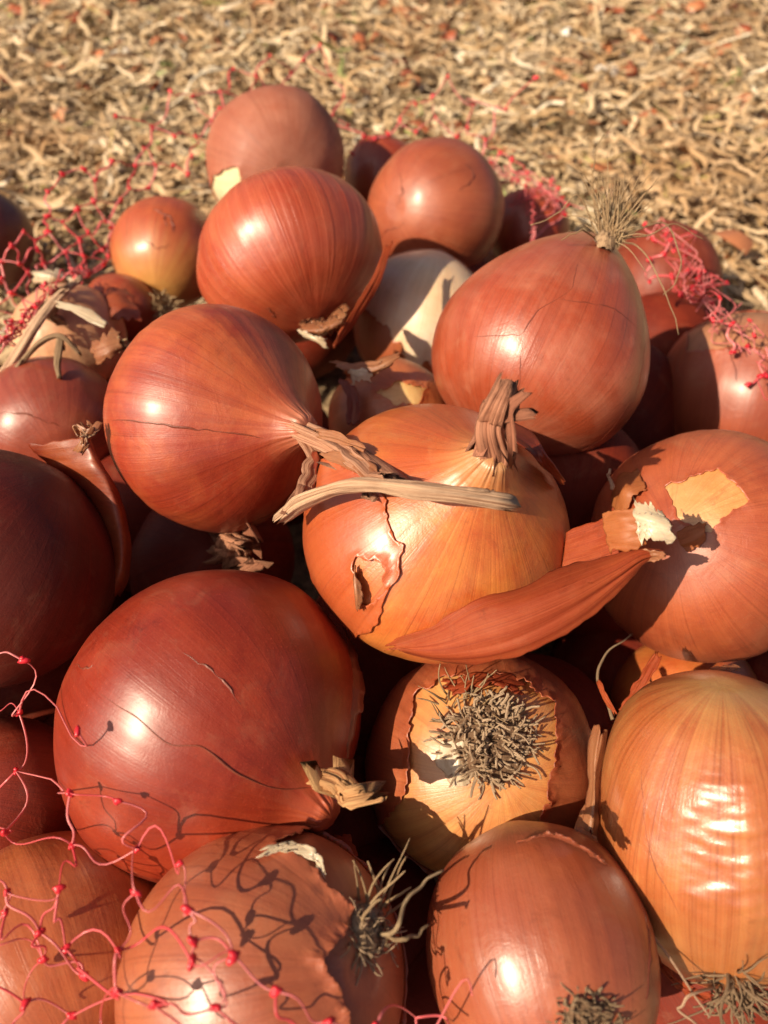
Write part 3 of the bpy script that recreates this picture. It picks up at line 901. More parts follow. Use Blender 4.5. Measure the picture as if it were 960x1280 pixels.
# onion 3, long twisted neck folding over its neighbour
def axis_pt(key, z):
    on = ON[key]
    return on.M[:3, 3] + on.M[:3, 2] * (z * on.L * on.R)
neck(3, [axis_pt(3, 1.08), axis_pt(3, 1.27), P(424, 560, .2480), P(444, 572, .2360), P(462, 588, .2240), P(478, 604, .2130)], [.0076, .0060, .0056, .0050, .0046, .0030], .5, 5, m_neck, fray=.008)
neck(3, [axis_pt(3, 1.2), P(392, 570, .2500), P(386, 590, .2440), P(382, 612, .2380), P(374, 638, .2320)], [.003, .0026, .0026, .0020, .0010], .3, 2, m_neck, fray=.006)
sheet('neck_skin', [[P(392, 536, .2440), P(420, 540, .2390), P(444, 548, .2320), P(462, 558, .2270)], [P(398, 550, .2420), P(424, 556, .2360), P(446, 564, .2290), P(460, 570, .2250)]], m_paper, ON[3].root, (30, 12), .0030, .3, seed=1)
sheet('neck_skin', [[P(400, 560, .2420), P(430, 562, .2340), P(464, 576, .2220), P(482, 600, .2120)], [P(398, 576, .2410), P(424, 584, .2320), P(450, 600, .2190), P(470, 614, .2110)]], m_paper, ON[3].root, (34, 14), .0030, .25, seed=2)
sheet('neck_skin', [[P(384, 560, .2500), P(380, 590, .2440), P(372, 620, .2380)], [P(400, 562, .2480), P(396, 592, .2420), P(384, 622, .2360)]], m_flap, ON[3].root, (24, 12), .0030, .3, seed=51)
# onion 4, upright neck
neck(4, [axis_pt(4, 1.12), axis_pt(4, 1.26), axis_pt(4, 1.38), P(611, 534, .2060), P(619, 514, .2035), P(626, 497, .2015)], [.0074, .0054, .0044, .0038, .0036, .0026], .65, 7, m_neckd, fray=.005)
# onion 2, skin peak
neck(2, [P(104, 552, .2585), P(107, 545, .2580), P(109, 538, .2570)], [.0022, .0020, .0012], .5, 4, m_paper, fray=.003)
# onion 26 in the gap
neck(26, [on_pt(26, 285, 700, -.003), P(292, 690, .296), P(300, 676, .288)], [.008, .006, .004], .5, 4, m_neckd)
neck(22, [on_pt(22, 70, 400, -.002), P(60, 388, .36), P(78, 366, .355)], [.004, .003, .0015], .6, 4, m_rootd)

# ------------------------------------------------------------------ loose skins that belong to an onion
r4 = ON[4].root
sheet('skin_flap', [
    [on_pt(4, 474, 800, .001), on_pt(4, 540, 776, .0016), on_pt(4, 588, 742, .003), on_pt(4, 640, 728, .004), P(700, 708, .2240), P(762, 692, .2210), P(800, 684, .2190), P(834, 688, .2180)],
    [on_pt(4, 480, 806, .002), P(545, 796, .2200), P(595, 772, .2140), P(650, 755, .2115), P(708, 734, .2120), P(764, 710, .2135), P(802, 692, .2150), P(834, 692, .2175)],
    [P(488, 810, .2280), P(548, 816, .2190), P(604, 808, .2130), P(660, 790, .2100), P(722, 758, .2110), P(774, 722, .2135), P(806, 698, .2160), P(834, 694, .2180)],
    [P(494, 812, .2330), P(552, 826, .2235), P(612, 830, .2160), P(672, 816, .2125), P(738, 778, .2130), P(782, 732, .2150), P(810, 702, .2175), P(834, 696, .2190)]],
    m_flapred, r4, (110, 40), .0003, .10, .0003, seed=4, rfreq=13)
sheet('skin_flap', [[on_pt(4, 618, 522, .0010), on_pt(4, 660, 548, .0022), P(690, 578, .2310), P(706, 604, .2330)], [on_pt(4, 600, 536, .0006), on_pt(4, 645, 562, .0012), on_pt(4, 680, 590, .0010), on_pt(4, 700, 612, .0008)]], m_flap, r4, (40, 12), .0006, .12, seed=6)
sheet('curled_skin', [[on_pt(4, 446, 700, .001), on_pt(4, 444, 728, .001), on_pt(4, 449, 762, .001)], [on_pt(4, 450, 712, .0035), on_pt(4, 454, 735, .0045), on_pt(4, 453, 758, .003)], [on_pt(4, 458, 722, .0030), on_pt(4, 462, 742, .0035), on_pt(4, 458, 758, .0025)]], m_paper, r4, (24, 12), .0005, .2, seed=8)
# small dry skin where the flap meets onion 14
r14 = ON[14].root
sheet('neck_skin', [[P(706, 662, .2400), P(740, 650, .2340), P(770, 638, .2290)], [P(702, 692, .2390), P(742, 680, .2330), P(776, 668, .2270)], [P(700, 724, .2380), P(744, 714, .2310), P(780, 700, .2260)]], m_flapred, r14, (30, 22), .0006, .08, seed=9)
sheet('neck_skin', [[P(752, 640, .2240), P(776, 636, .2190), P(800, 634, .2160)], [P(756, 666, .2225), P(780, 662, .2165), P(806, 658, .2140)], [P(762, 694, .2220), P(786, 692, .2175), P(810, 686, .2150)]], m_tanflap, r14, (28, 24), .0008, .12, seed=90)
sheet('neck_skin', [[P(790, 620, .2190), P(812, 626, .2150), P(826, 634, .2140)], [P(792, 648, .2150), P(816, 654, .2115), P(842, 662, .2110)], [P(796, 682, .2150), P(818, 682, .2125), P(846, 678, .2125)]], m_white, r14, (34, 28), .0009, .22, seed=10, rfreq=11)
sheet('neck_skin', [[P(786, 690, .2180), P(812, 684, .2150), P(834, 688, .2135)], [P(790, 706, .2190), P(814, 704, .2170), P(832, 698, .2145)]], m_paper, r14, (24, 12), .0008, .2, seed=11)
sheet('curled_skin', [[on_pt(14, 846, 664, .001), on_pt(14, 866, 656, .002), on_pt(14, 884, 652, .001)], [on_pt(14, 850, 676, .003), on_pt(14, 868, 670, .0040), on_pt(14, 882, 664, .004)], [on_pt(14, 858, 690, .0015), on_pt(14, 872, 686, .002), on_pt(14, 882, 676, .001)]], m_tanflap, r14, (24, 18), .0004, .12, seed=12)
sheet('curled_skin', [[on_pt(14, 764, 620, .001), on_pt(14, 775, 600, .002), on_pt(14, 800, 585, .001)], [on_pt(14, 772, 640, .001), on_pt(14, 790, 620, .005), on_pt(14, 808, 604, .001)], [on_pt(14, 784, 650, .001), on_pt(14, 800, 630, .003), on_pt(14, 812, 615, .001)]], m_tanflap, r14, (26, 20), .0004, .15, seed=13)
# onion 6, flaking lower end and long side flap
r6 = ON[6].root
sheet('skin_flap', [[P(492, 300, .352), P(480, 345, .346), P(455, 390, .342), P(418, 438, .336)], [P(484, 300, .352), P(462, 350, .342), P(435, 395, .336), P(412, 436, .334)]], m_flapred, r6, (40, 14), .001, .15, seed=14)
sheet('flaking_skin', [[on_pt(6, 372, 396, .001), on_pt(6, 405, 388, .002), on_pt(6, 440, 372, .001)], [P(372, 412, .337), P(402, 410, .333), P(436, 396, .334)], [P(388, 426, .343), P(410, 424, .340), P(430, 412, .340)]], m_paper, r6, (36, 22), .0016, .3, seed=15, rfreq=12)
sheet('flaking_skin', [[P(370, 408, .335), P(390, 416, .331), P(410, 424, .331)], [P(376, 420, .337), P(396, 430, .333), P(412, 438, .334)]], m_white, r6, (24, 10), .0014, .3, seed=16)
# papery skins beside onion 11
r11 = ON[11].root
sheet('papery_skin', [[P(408, 450, .325), P(440, 452, .320), P(475, 442, .317), P(502, 436, .316)], [P(420, 462, .321), P(450, 462, .315), P(480, 456, .312), P(500, 446, .313)], [P(435, 472, .324), P(455, 474, .318), P(478, 466, .315), P(494, 456, .315)]], m_paper, r11, (40, 20), .0022, .25, seed=17)
sheet('papery_skin', [[P(432, 462, .316), P(452, 458, .312), P(470, 468, .312)], [P(440, 486, .316), P(452, 478, .313), P(464, 480, .314)]], m_white, r11, (20, 12), .0015, .3, seed=18)
sheet('papery_skin', [[P(420, 470, .328), P(432, 500, .322), P(430, 535, .312)], [P(445, 478, .322), P(452, 505, .318), P(450, 530, .308)]], m_flap, r11, (24, 14), .0012, .2, seed=19)
# onion 2, raised flap to its right
r2 = ON[2].root
sheet('skin_flap', [[P(32, 555, .264), P(70, 549, .2610), P(104, 541, .2585), P(113, 545, .2600)], [P(48, 572, .266), P(86, 570, .2600), P(112, 566, .2575), P(126, 578, .2610)],
    [P(72, 592, .268), P(106, 596, .2600), P(132, 598, .2580), P(149, 614, .2640)], [P(96, 630, .270), P(126, 636, .2620), P(148, 642, .2600), P(161, 662, .2680)],
    [P(112, 690, .272), P(138, 698, .2640), P(154, 702, .2620), P(162, 716, .2700)], [P(116, 750, .274), P(132, 750, .2680), P(142, 748, .2680), P(146, 748, .2740)]], m_flap, r2, (40, 70), .0008, .05, seed=20)
# onion 16 skins above its root disc, bright peeled corner, and skin towards onion 15
r16 = ON[16].root
sheet('loose_skin', [[on_pt(16, 545, 852, .001), on_pt(16, 600, 842, .001), on_pt(16, 660, 850, .001)], [on_pt(16, 560, 880, .003), on_pt(16, 605, 868, .004), on_pt(16, 650, 876, .003)]], m_flapred, r16, (40, 14), .0015, .3, seed=21)
sheet('white_skin', [[on_pt(16, 552, 925, .0006), on_pt(16, 545, 952, .0010), on_pt(16, 560, 984, .0006)], [on_pt(16, 575, 925, .0020), on_pt(16, 572, 955, .0022), on_pt(16, 578, 984, .0012)], [on_pt(16, 590, 930, .0006), on_pt(16, 590, 955, .0006), on_pt(16, 590, 980, .0006)]], m_white, r16, (40, 22), .0006, .12, seed=22)
r15 = ON[15].root
sheet('papery_skin', [[P(738, 902, .226), P(730, 950, .222), P(728, 1000, .219), P(716, 1040, .214)], [P(752, 905, .220), P(744, 955, .216), P(742, 1005, .212), P(738, 1048, .209)], [P(760, 912, .222), P(752, 960, .219), P(750, 1010, .216), P(752, 1060, .213)]], m_paper, r15, (60, 20), .0016, .18, seed=23)
sheet('papery_skin', [[P(698, 1042, .213), P(720, 1032, .210), P(745, 1040, .210)], [P(706, 1062, .208), P(730, 1058, .205), P(752, 1072, .206)]], m_paper, r15, (30, 14), .0016, .3, seed=24)
sheet('loose_skin', [[P(820, 1090 + 100, .205), P(850, 1222, .2), P(890, 1240, .198)], [P(826, 1215, .206), P(852, 1240, .202), P(888, 1256, .2)]], m_flapred, r15, (30, 10), .0012, .25, seed=25)
# onion 17, jagged rim on top and second skin on its right side
r17 = ON[17].root
sheet('skin_rim', [[on_pt(17, 640, 1058, .0006), on_pt(17, 680, 1052, .001), on_pt(17, 720, 1064, .001), on_pt(17, 756, 1086, .001)], [P(655, 1050, .186), P(692, 1040, .183), P(726, 1056, .182), P(760, 1080, .184)]], skin('rim_skin', dict(a=(.44, .15, .08), b=(.4, .12, .06), c=(.3, .07, .035)), 44, trans=.2), r17, (60, 14), .0006, .3, seed=26, rfreq=10)
# onion 18, curled pale lip
r18 = ON[18].root
sheet('skin_lip', [[on_pt(18, 320, 1082, .0012), on_pt(18, 350, 1074, .0016), on_pt(18, 384, 1082, .0016), on_pt(18, 400, 1106, .0012)], [on_pt(18, 322, 1076, .0030), on_pt(18, 352, 1068, .0040), on_pt(18, 390, 1078, .0038), on_pt(18, 404, 1103, .0026)]], m_white, r18, (40, 8), .0005, .3, seed=27, rfreq=12)
# onion 27, red skins in the gap, onion 22's and 28's papery bits
r27 = ON[27].root
sheet('papery_skin', [[P(772, 890, .245), P(795, 850, .243), P(822, 812, .243)], [P(790, 893, .238), P(812, 858, .237), P(830, 822, .240)]], m_flapred, r27, (30, 14), .001, .2, seed=28)
sheet('papery_skin', [[P(744, 850, .252), P(752, 872, .248), P(766, 895, .244)], [P(750, 848, .250), P(760, 870, .245), P(772, 893, .242)]], m_flapred, r27, (20, 8), .001, .2, seed=29)
sheet('papery_skin', [[P(885, 838, .232), P(905, 832, .230), P(930, 828, .230)], [P(888, 848, .228), P(908, 842, .225), P(926, 842, .226)]], m_paper, r27, (24, 12), .0016, .3, seed=30)
r22 = ON[22].root
sheet('papery_skin', [[P(66, 376, .350), P(96, 380, .345), P(120, 390, .342), P(138, 405, .340)], [P(70, 384, .347), P(95, 394, .341), P(116, 406, .338), P(134, 412, .338)]], m_white, r22, (40, 12), .0014, .2, seed=31)
sheet('papery_skin', [[P(108, 424, .336), P(130, 412, .334), P(152, 410, .336)], [P(112, 444, .332), P(132, 436, .328), P(154, 428, .330)], [P(122, 462, .334), P(138, 452, .330), P(150, 442, .332)]], m_paper, r22, (30, 20), .002, .25, seed=32)
sheet('papery_skin', [[P(110, 360, .40), P(140, 352, .398), P(165, 362, .40)], [P(116, 385, .39), P(146, 376, .386), P(175, 385, .388)], [P(130, 410, .385), P(158, 402, .38), P(182, 405, .382)]], m_flap, ON[28].root, (30, 20), .0016, .2, seed=33)
for q, (x, y, w, h, dd, mm) in enumerate([(60, 345, 46, 18, .40, m_white)]):
    sheet('papery_skin', [[P(x - w / 2, y - h * .3, dd), P(x, y - h * .6, dd - .004), P(x + w / 2, y - h * .4, dd)], [P(x - w / 2, y, dd - .003), P(x + 3, y, dd - .011), P(x + w / 2, y + 4, dd - .005)], [P(x - w * .4, y + h * .5, dd), P(x, y + h * .6, dd - .006), P(x + w * .5, y + h * .4, dd)]], mm, ON[22].root if q != 3 and q != 5 else ON[28].root, (24, 16), .003, .3, seed=60 + q)
r53 = ON[50].root
sheet('torn_skin', [[P(390, 1052, .232), P(415, 1042, .229), P(440, 1042, .228)], [P(406, 1070, .228), P(430, 1070, .225), P(456, 1080, .226)]], m_flapred, r53, (26, 12), .0012, .25, seed=34)

# ------------------------------------------------------------------ roots
def roots(key, px, py, rad_px, count, length, direc, spread, thick, mat, curl=.5, name='roots', d0=None, taper=.4):
    """a tuft of dry roots; direc in camera axes (right, up, towards viewer)"""
    on = ON[key]
    mb = MB()
    dv = RC @ np.array(direc, float)
    dv /= np.linalg.norm(dv)
    for i in range(count):
        a = random.uniform(0, 2 * math.pi)
        rr = rad_px * math.sqrt(random.random())
        if d0 is None:
            p, n = hit(key, px + rr * math.cos(a), py + rr * math.sin(a))
        else:
            p = P(px + rr * math.cos(a), py + rr * math.sin(a), d0)
        L = random.uniform(*length) * random.uniform(.6, 1)
        out = RC @ np.array([math.cos(a), -math.sin(a), 0]) * (rr / max(rad_px, 1))
        v = dv + out * spread + rng.normal(0, .28, 3)
        v /= np.linalg.norm(v)
        m = 9
        pts = [p - v * .002]
        w = rng.normal(0, 1, 3)
        for k in range(m - 1):
            w = w * .75 + rng.normal(0, .6, 3)
            v = v + w * curl * .28
            v /= np.linalg.norm(v)
            pts.append(pts[-1] + v * L / (m - 1))
        t = random.uniform(*thick)
        mb.tube(pts, np.linspace(t, t * taper, m), 5, flat=.8)
    o = mb.build(name, mat, on.root)
    o['kind'] = 'stuff'
    return o

def root_pad(key, px, py, rp, depth, mat):
    """the woody disc the roots grow from"""
    on = ON[key]
    p, n = hit(key, px, py)
    mb = MB()
    R = rp * (-((p - CAMP) @ RC)[2]) / F
    x = np.cross(n, [.2, .3, .9]); x /= np.linalg.norm(x)
    y = np.cross(n, x)
    V, nr, ns = [], 7, 28
    for i in range(nr):
        r = R * i / (nr - 1)
        for j in range(ns):
            a = 2 * math.pi * j / ns
            q = p + (x * math.cos(a) + y * math.sin(a)) * r * (1 + .12 * vnoise(np.array([[math.cos(a) * 3, math.sin(a) * 3, key]]))[0])
            h = depth * (1 - (i / (nr - 1)) ** 2) - (.003 if i == nr - 1 else 0)
            V.append(q + n * (h + .0012 * random.uniform(-1, 1)))
    Fc = [(i * ns + j, i * ns + (j + 1) % ns, (i + 1) * ns + (j + 1) % ns, (i + 1) * ns + j) for i in range(nr - 1) for j in range(ns)]
    mb.add(V, Fc)
    return mb.build('root_plate', mat, on.root)

root_pad(16, 612, 926, 50, .002, m_pad)
roots(16, 612, 924, 50, 460, (.007, .0125), (.0, .1, .75), 1.5, (.0004, .0007), m_rootb, .9, taper=.6)
roots(16, 575, 880, 30, 22, (.010, .018), (-.2, .6, .6), .8, (.0003, .0005), m_root, .4)
root_pad(18, 462, 1160, 34, .002, m_rootd)
roots(18, 462, 1170, 30, 95, (.005, .011), (.2, .2, .7), .9, (.0003, .0005), m_rootb, .8)
roots(18, 462, 1140, 22, 12, (.012, .024), (.0, 1.0, .35), .3, (.0004, .0007), m_root, .35)
# two long stray roots of onion 18
def strays(key, paths, r, mat, name='stray_root'):
    for pth in paths:
        mb = MB()
        p = catmull(pth, 26)
        wob = np.stack([vnoise(np.stack([np.linspace(0, 7, 26), np.full(26, 5.0 * a + key + len(COL.objects)), np.zeros(26)], 1)) for a in range(3)], 1)
        mb.tube(p + wob * .0006, np.linspace(r, r * .5, 26), 6)
        mb.build(name, mat, ON[key].root)
strays(18, [[on_pt(18, 472, 1165, 0), P(498, 1160, .172), P(508, 1128, .176), P(528, 1105, .18), P(553, 1090, .183)],
            [on_pt(18, 478, 1168, 0), P(498, 1173, .172), P(520, 1170, .174), P(534, 1155, .177)]], .00055, m_root)
root_pad(5, 760, 296, 14, .002, m_rootd)
roots(5, 762, 292, 15, 48, (.018, .032), (.02, 1, .05), .35, (.0003, .0005), m_root, .22)
roots(5, 772, 292, 12, 15, (.012, .028), (.9, .45, .2), .7, (.00025, .0004), m_root, .6)
strays(5, [[on_pt(5, 750, 294, 0), P(742, 235, .304), P(745, 190, .308), P(775, 140, .312)], [on_pt(5, 748, 296, 0), P(725, 245, .297), P(700, 265, .296), P(662, 282, .297)],
           [on_pt(5, 776, 296, 0), P(830, 280, .30), P(850, 320, .30), P(845, 350, .302), P(830, 368, .304)], [on_pt(5, 776, 300, 0), P(800, 310, .295), P(835, 372, .292), P(846, 420, .293)], [on_pt(5, 774, 300, 0), P(815, 292, .298), P(845, 280, .30), P(880, 300, .305)],
           [on_pt(5, 745, 298, 0), P(730, 290, .285), P(715, 292, .282), P(700, 300, .284)]], .00036, m_root)
roots(15, 922, 1238, 30, 80, (.008, .02), (.1, -.7, .5), 1.2, (.0003, .0006), m_rootd, .9)
strays(15, [[P(760, 1085, .208), P(800, 1150, .20), P(840, 1200, .194), P(885, 1272, .188)], [on_pt(15, 900, 1232, 0), P(870, 1240, .19), P(850, 1262, .19), P(880, 1290, .19)]], .0005, m_stem)
root_pad(17, 738, 1280, 36, .001, m_pad)
roots(17, 738, 1276, 42, 190, (.004, .008), (.1, -.1, .8), .8, (.0004, .0008), m_rootd, 1.2)
roots(8, 203, 384, 20, 90, (.004, .009), (0, -.3, .8), .8, (.0004, .0008), m_root, 1.1, d0=.425)
roots(22, 155, 432, 8, 22, (.004, .009), (.3, .2, .8), 1, (.0005, .0009), m_root, .9, d0=.333)
roots(2, 108, 542, 7, 14, (.003, .006), (.2, .3, .7), 1, (.0004, .0006), m_stem, .8, d0=.256)
strays(27, [[P(768, 900, .255), P(748, 850, .262), P(758, 815, .265), P(792, 792, .268)]], .0006, m_rootd)
strays(14, [[P(764, 612, .262), P(762, 600, .26), P(763, 588, .258)]], .0008, m_stem)

# ------------------------------------------------------------------ loose dry stalks lying on the onions
def stalk(path, radii, label, mat, flat=.55, strands=4, name='dry_stalk'):
    c = np.asarray(path[0], float)
    M = np.eye(4); M[:3, 3] = c
    e = empty(name, M)
    tag(e, label, 'stalk')
    mb = MB()
    pts = catmull(path, 46)
    rad = np.interp(np.linspace(0, 1, 46), np.linspace(0, 1, len(radii)), radii)
    mb.tube(pts, rad, 40, flat=flat, flute=.26, seed=len(INV) * .7, splinter=1.6)
    mb.build('stem', mat, e)
    for s in range(strands):
        fb = MB()
        i = 40 if s < strands - 1 else 3
        base = pts[i] + rng.normal(0, 1, 3) * rad[i] * .4
        dirv = (pts[45] - pts[38]) if i == 40 else (pts[0] - pts[6])
        fb.tube(catmull([base, base + dirv * .3 + rng.normal(0, .0004, 3), base + dirv * random.uniform(.4, .75) + rng.normal(0, .0009, 3)], 9), np.linspace(.0015, .0006, 9), 8, flat=.35, flute=.4, splinter=2)
        fb.build('frayed_fibre', mat, e)
    return e
stalk([P(360, 641, .2300), P(380, 626, .2255), P(415, 612, .2170), P(445, 606, .2110), P(478, 607, .2065), P(520, 613, .2040), P(570, 618, .2030), P(622, 626, .2050)],
      [.0030, .0036, .0026, .0032, .0028, .0040, .0034, .0036], 'pale cut dry stalk lying across the golden centre onion', m_stem, .6, 6)
stalk([P(-12, 488, .334), P(18, 448, .338), P(45, 405, .344), P(72, 372, .352), P(98, 350, .36)], [.0022, .0026, .0024, .002, .0016], 'brown fibrous stalk running up past the amber onion at the left', m_stem, .7, 3)
stalk([P(20, 462, .330), P(48, 430, .328), P(75, 420, .327), P(98, 440, .328)], [.0016, .0016, .0014, .0008], 'thin curved brown stalk lying on the amber onion', m_rootd, .7, 2)
stalk([P(75, 425, .327), P(72, 455, .325), P(74, 470, .324)], [.0014, .0014, .001], 'short dark stalk hanging down over the amber onion', m_rootd, .7, 1)

# ------------------------------------------------------------------ the red net
kn = NT('red_net')
nr_ = kn.attr('rnd').outputs['Fac']
kn.l(kn.mix(nr_, (.66, .06, .075), (.80, .26, .26)), kn.b.inputs['Base Color'])  # paler pink puts the strands' light glints into their colour
kn.b.inputs['Roughness'].default_value = .32
kn.b.inputs['Specular IOR Level'].default_value = .6
tr = kn.n('ShaderNodeBsdfTranslucent'); tr.inputs[0].default_value = (.8, .08, .09, 1)
ms = kn.n('ShaderNodeMixShader'); ms.inputs[0].default_value = .2
kn.l(kn.b.outputs[0], ms.inputs[1]); kn.l(tr.outputs[0], ms.inputs[2]); kn.l(ms.outputs[0], kn.out.inputs['Surface'])
m_net = kn.m
k2 = NT('red_knot')
k2.b.inputs['Base Color'].default_value = (.60, .02, .035, 1)
k2.b.inputs['Roughness'].default_value = .35
m_knot = k2.m
net = empty('net_bag')
tag(net, 'red plastic mesh bag with knotted strands, open around the heap', 'net bag')

kb = MB()
for (o_, r_, s_) in (((0, 0, 0), (.0015, .0009, .0007), 0), ((.0003, .0004, .0002), (.0008, .0010, .0007), 2)):
    bm = bmesh.new()
    bmesh.ops.create_icosphere(bm, subdivisions=2, radius=1)
    v = np.array([q.co[:] for q in bm.verts])
    v = v * (1 + .22 * vnoise(v * 2.3 + s_)[:, None]) * np.array(r_) + np.array(o_)
    kb.add(v, [[q.index for q in f_.verts] for f_ in bm.faces])
    bm.free()
knot_me = kb.build('knot', m_knot, data_only=True)

nknots = [0]
def knot(p, direc, sc=1.0):
    if nknots[0] >= 295:
        return
    nknots[0] += 1
    o = bpy.data.objects.new('knot', knot_me)
    COL.objects.link(o)
    o.parent = net
    q = Vector(direc).to_track_quat('X', 'Z')
    q = q @ Matrix.Rotation(random.uniform(0, 6.28), 3, 'X').to_quaternion()
    o.matrix_local = Matrix.Translation(Vector(p)) @ q.to_matrix().to_4x4() @ Matrix.Scale(sc * random.uniform(.8, 1.2), 4)

CENT = None
def push_out(p, gap):
    """keep a strand outside every onion"""
    for on in ON.values():
        c = on.M[:3, 3]
        if np.linalg.norm(p - c) < on.R * 1.5 + gap:
            loc, n, _, _ = on.bvh.find_nearest(Vector(p))
            loc = np.array(loc)
            out = loc - c
            ln = np.linalg.norm(p - loc)
            inside = np.linalg.norm(p - c) < np.linalg.norm(loc - c)
            if inside or ln < gap:
                nn = np.array(n)
                if nn @ out < 0:
                    nn = -nn
                p = loc + nn * gap
    return p

def strand(mb, a, b, r=.00025, sag=.12, pushed=True, n=12, tail=None):
    a, b = np.asarray(a), np.asarray(b)
    L = np.linalg.norm(b - a)
    u = rng.normal(0, 1, 3); w = rng.normal(0, 1, 3)
    t = np.linspace(0, 1, n)[:, None]
    pts = a + (b - a) * t + u * L * sag * np.sin(math.pi * t) * .8 + w * L * sag * .8 * np.sin(2 * math.pi * t)
    if pushed:
        pts = np.array([push_out(q, .0009) for q in pts])
    mb.tube(pts, r * 1.25, 6, cap=False, flat=.55)

front = MB()
K = dict(A=(30, 826), B=(24, 891), C=(97, 914), D=(20, 964), E=(88, 991), F=(147, 1001), G=(5, 1041), H=(90, 1056), I=(171, 1061), J=(224, 1080), K=(9, 1115), L=(74, 1110), M=(170, 1116), N=(235, 1137),
         O=(50, 1166), P=(7, 1141), Q=(148, 1188), R=(241, 1177), S=(240, 1203), T=(292, 1197), U=(54, 1200), V=(105, 1220), W=(146, 1241), X=(195, 1257), Y=(90, 1270), Z=(32, 1255), a=(345, 1240), b=(270, 1259), c=(82, 1185),
         d=(-15, 822), e=(-15, 884), f=(-15, 1000), g=(-15, 1105), h=(412, 1276), i=(-15, 1180), j=(-15, 1230), k=(10, 1290), l=(60, 1300), m=(130, 1300), n=(230, 1300), o=(320, 1300), p=(470, 1284), q=(380, 1300), r=(520, 1272), s=(590, 1244), t=(560, 1290))
gap = dict(A=.012, B=.010, C=.008, D=.010, E=.008, F=.006, G=.010, H=.014, I=.009, J=.010, K=.012, L=.014, M=.014, N=.010)
KP = {}
for nme, (x, y) in K.items():
    dpt = min(hitdepth(x + dx, y + dy, .235) for dx in (-22, 0, 22) for dy in (-22, 0, 22))
    KP[nme] = P(x, y, dpt - gap.get(nme, .0075))
for pr in 'dA AB eB BC BD DE DG EF EH GH HI HL FI IM IJ KL LO MN MQ NR JN KO KP gK PU QS RS ST Ta QW OV cV Lc cQ UV VW WX Xb bT UZ ZY YX Sb RT ah Pi iU jZ Zk Yl Wm Xn bo oq qh hp aq pr rs rt fD fG NT OU'.split():
    strand(front, KP[pr[0]], KP[pr[1]], sag=.13)
for nme, (x, y) in K.items():
    if -20 < x < 480 and y < 1290:
        knot(KP[nme], rng.normal(0, 1, 3) * [1, .6, .5], .95)
fr = front.build('netting', m_net, net)

def rngraph(pts, maxd):
    n = len(pts); E_ = []
    p = np.array(pts, float)
    D = np.linalg.norm(p[:, None] - p[None], axis=2)
    for i in range(n):
        for j in range(i):
            if D[i, j] < maxd and not np.any((D[i] < D[i, j] * .93) & (D[j] < D[i, j] * .93)):
                E_.append((i, j))
    return E_

left = MB()
LK = [(213, 114), (241, 120), (275, 114), (292, 86), (338, 70), (400, 56), (365, 90), (414, 95), (355, 120), (340, 117), (400, 135), (415, 145), (435, 157), (145, 145), (190, 159), (218, 170), (245, 171), (262, 179), (140, 202), (169, 207),
      (195, 207), (217, 207), (235, 218), (78, 218), (105, 212), (117, 252), (97, 262), (78, 277), (133, 277), (82, 315), (105, 320), (127, 312), (47, 312), (15, 307), (2, 327), (35, 340), (15, 367), (67, 355), (45, 300), (60, 290), (150, 250), (162, 235), (315, 125), (275, 135), (-12, 318), (-14, 345),
      (-10, 385), (20, 395), (38, 372), (-15, 410), (10, 415), (90, 340), (110, 345), (55, 330), (130, 330), (25, 330), (2, 350), (30, 290), (60, 270), (110, 290), (150, 290), (120, 225), (60, 240), (180, 185), (185, 235), (240, 195), (265, 150), (300, 150), (320, 95), (380, 75), (430, 120), (70, 395), (60, 370), (100, 300), (140, 320)]
LP = [P(x, y, .40 + .00028 * x + .0001 * (330 - y) + random.uniform(-.006, .006)) for x, y in LK]
for i, j in rngraph(LK, 92):
    strand(left, LP[i], LP[j], r=.00052, sag=.07, n=9)
for p in LP:
    knot(push_out(p, .002), rng.normal(0, 1, 3), 1.3)
left.build('netting', m_net, net)

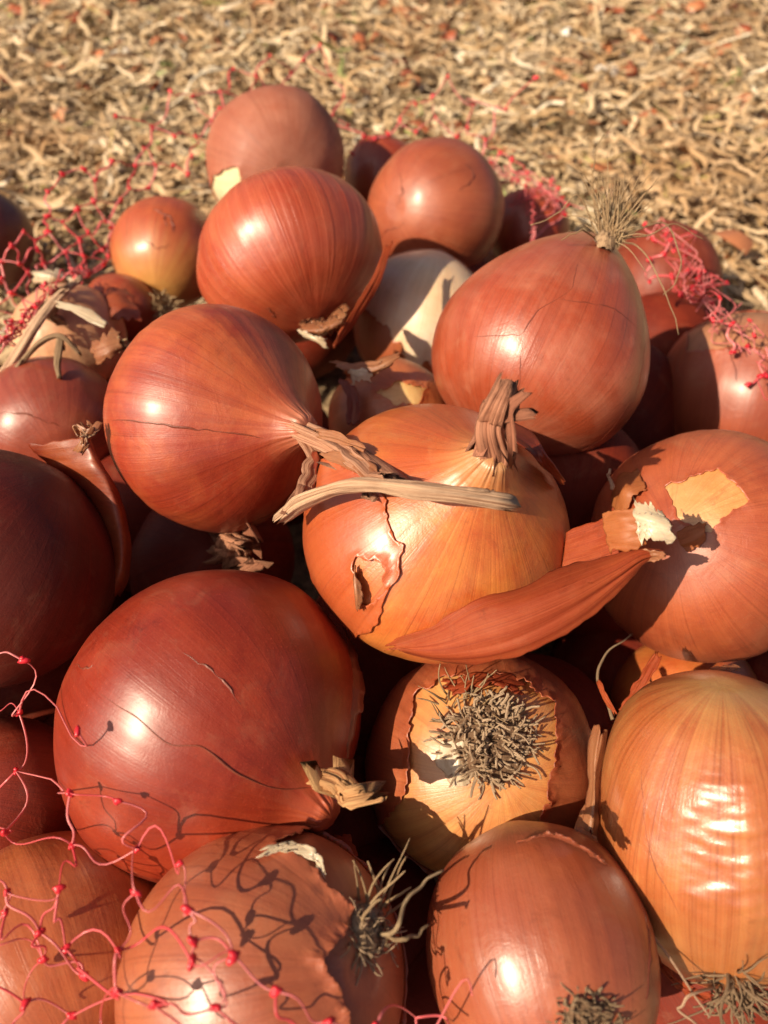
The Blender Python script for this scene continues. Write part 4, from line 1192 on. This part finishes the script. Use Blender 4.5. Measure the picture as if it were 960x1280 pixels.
right = MB()
RK = [(560, 95), (541, 121), (592, 131), (632, 136), (670, 97), (572, 171), (607, 176), (625, 191), (485, 170), (520, 165), (545, 147), (455, 172), (440, 192), (470, 182), (414, 145), (660, 215), (690, 232), (640, 225), (612, 205), (668, 262), (664, 296), (700, 250),
      (806, 280), (818, 300), (812, 325), (830, 318), (840, 345), (860, 340), (852, 368), (812, 352), (838, 300), (880, 366), (880, 340), (900, 372), (915, 405), (890, 400), (935, 440), (915, 440), (955, 470), (935, 480), (585, 160), (600, 200), (640, 200), (675, 232), (500, 150), (520, 130), (700, 262), (690, 275)]
RP = [P(x, y, (.525 if x < 600 else .50 if x < 720 else .395 if y < 370 else .355) + random.uniform(-.006, .006)) for x, y in RK]
for lo, hi in ((-99, 720), (720, 999)):
    right = MB()
    ks = [q for q in range(len(RK)) if lo < RK[q][0] < hi]
    for i, j in rngraph([RK[q] for q in ks], 80):
        strand(right, RP[ks[i]], RP[ks[j]], r=.00052, sag=.1, n=9)
    right.build('netting', m_net, net)
for p in RP:
    knot(push_out(p, .002), rng.normal(0, 1, 3), 1.3)

def gathered(path, width, count, nk, seglen=4, r=.00042):
    """bunched up net: many strands wandering along one band"""
    mb = MB()
    c = catmull(path, 60)
    for s in range(count):
        i0 = random.randint(0, 50); i1 = min(59, i0 + random.randint(8, 26))
        base = c[i0:i1 + 1]
        m = len(base)
        t = np.linspace(0, 1, m)
        off = np.stack([vnoise(np.stack([t * m * .33, np.full(m, s * 2.1 + 40 * a), np.zeros(m)], 1)) for a in range(3)], 1)
        pts = base + off * width * 1.3
        pts = np.array([push_out(q, .0009) for q in catmull(pts, m * 2)])
        mb.tube(pts, r, 5, cap=False)
        for kk in range(nk):
            knot(pts[random.randint(0, len(pts) - 1)], rng.normal(0, 1, 3), .95)
    mb.build('gathered_netting', m_net, net)
gathered([P(596, 200, .515), P(630, 216, .495), P(660, 235, .475), P(685, 246, .465), P(712, 255, .455)], .010, 9, 1, r=.00026)
gathered([P(796, 268, .42), P(836, 296, .41), P(858, 328, .40), P(882, 362, .385), P(905, 396, .365), P(930, 432, .345), P(965, 480, .325)], .0085, 20, 1, r=.00026)
gathered([P(-20, 446, .335), P(18, 412, .345), P(50, 380, .36), P(85, 350, .375), P(130, 325, .40)], .0042, 16, 1, r=.0004)
gathered([P(668, 248, .465), P(666, 275, .46), P(667, 300, .455)], .002, 4, 0)
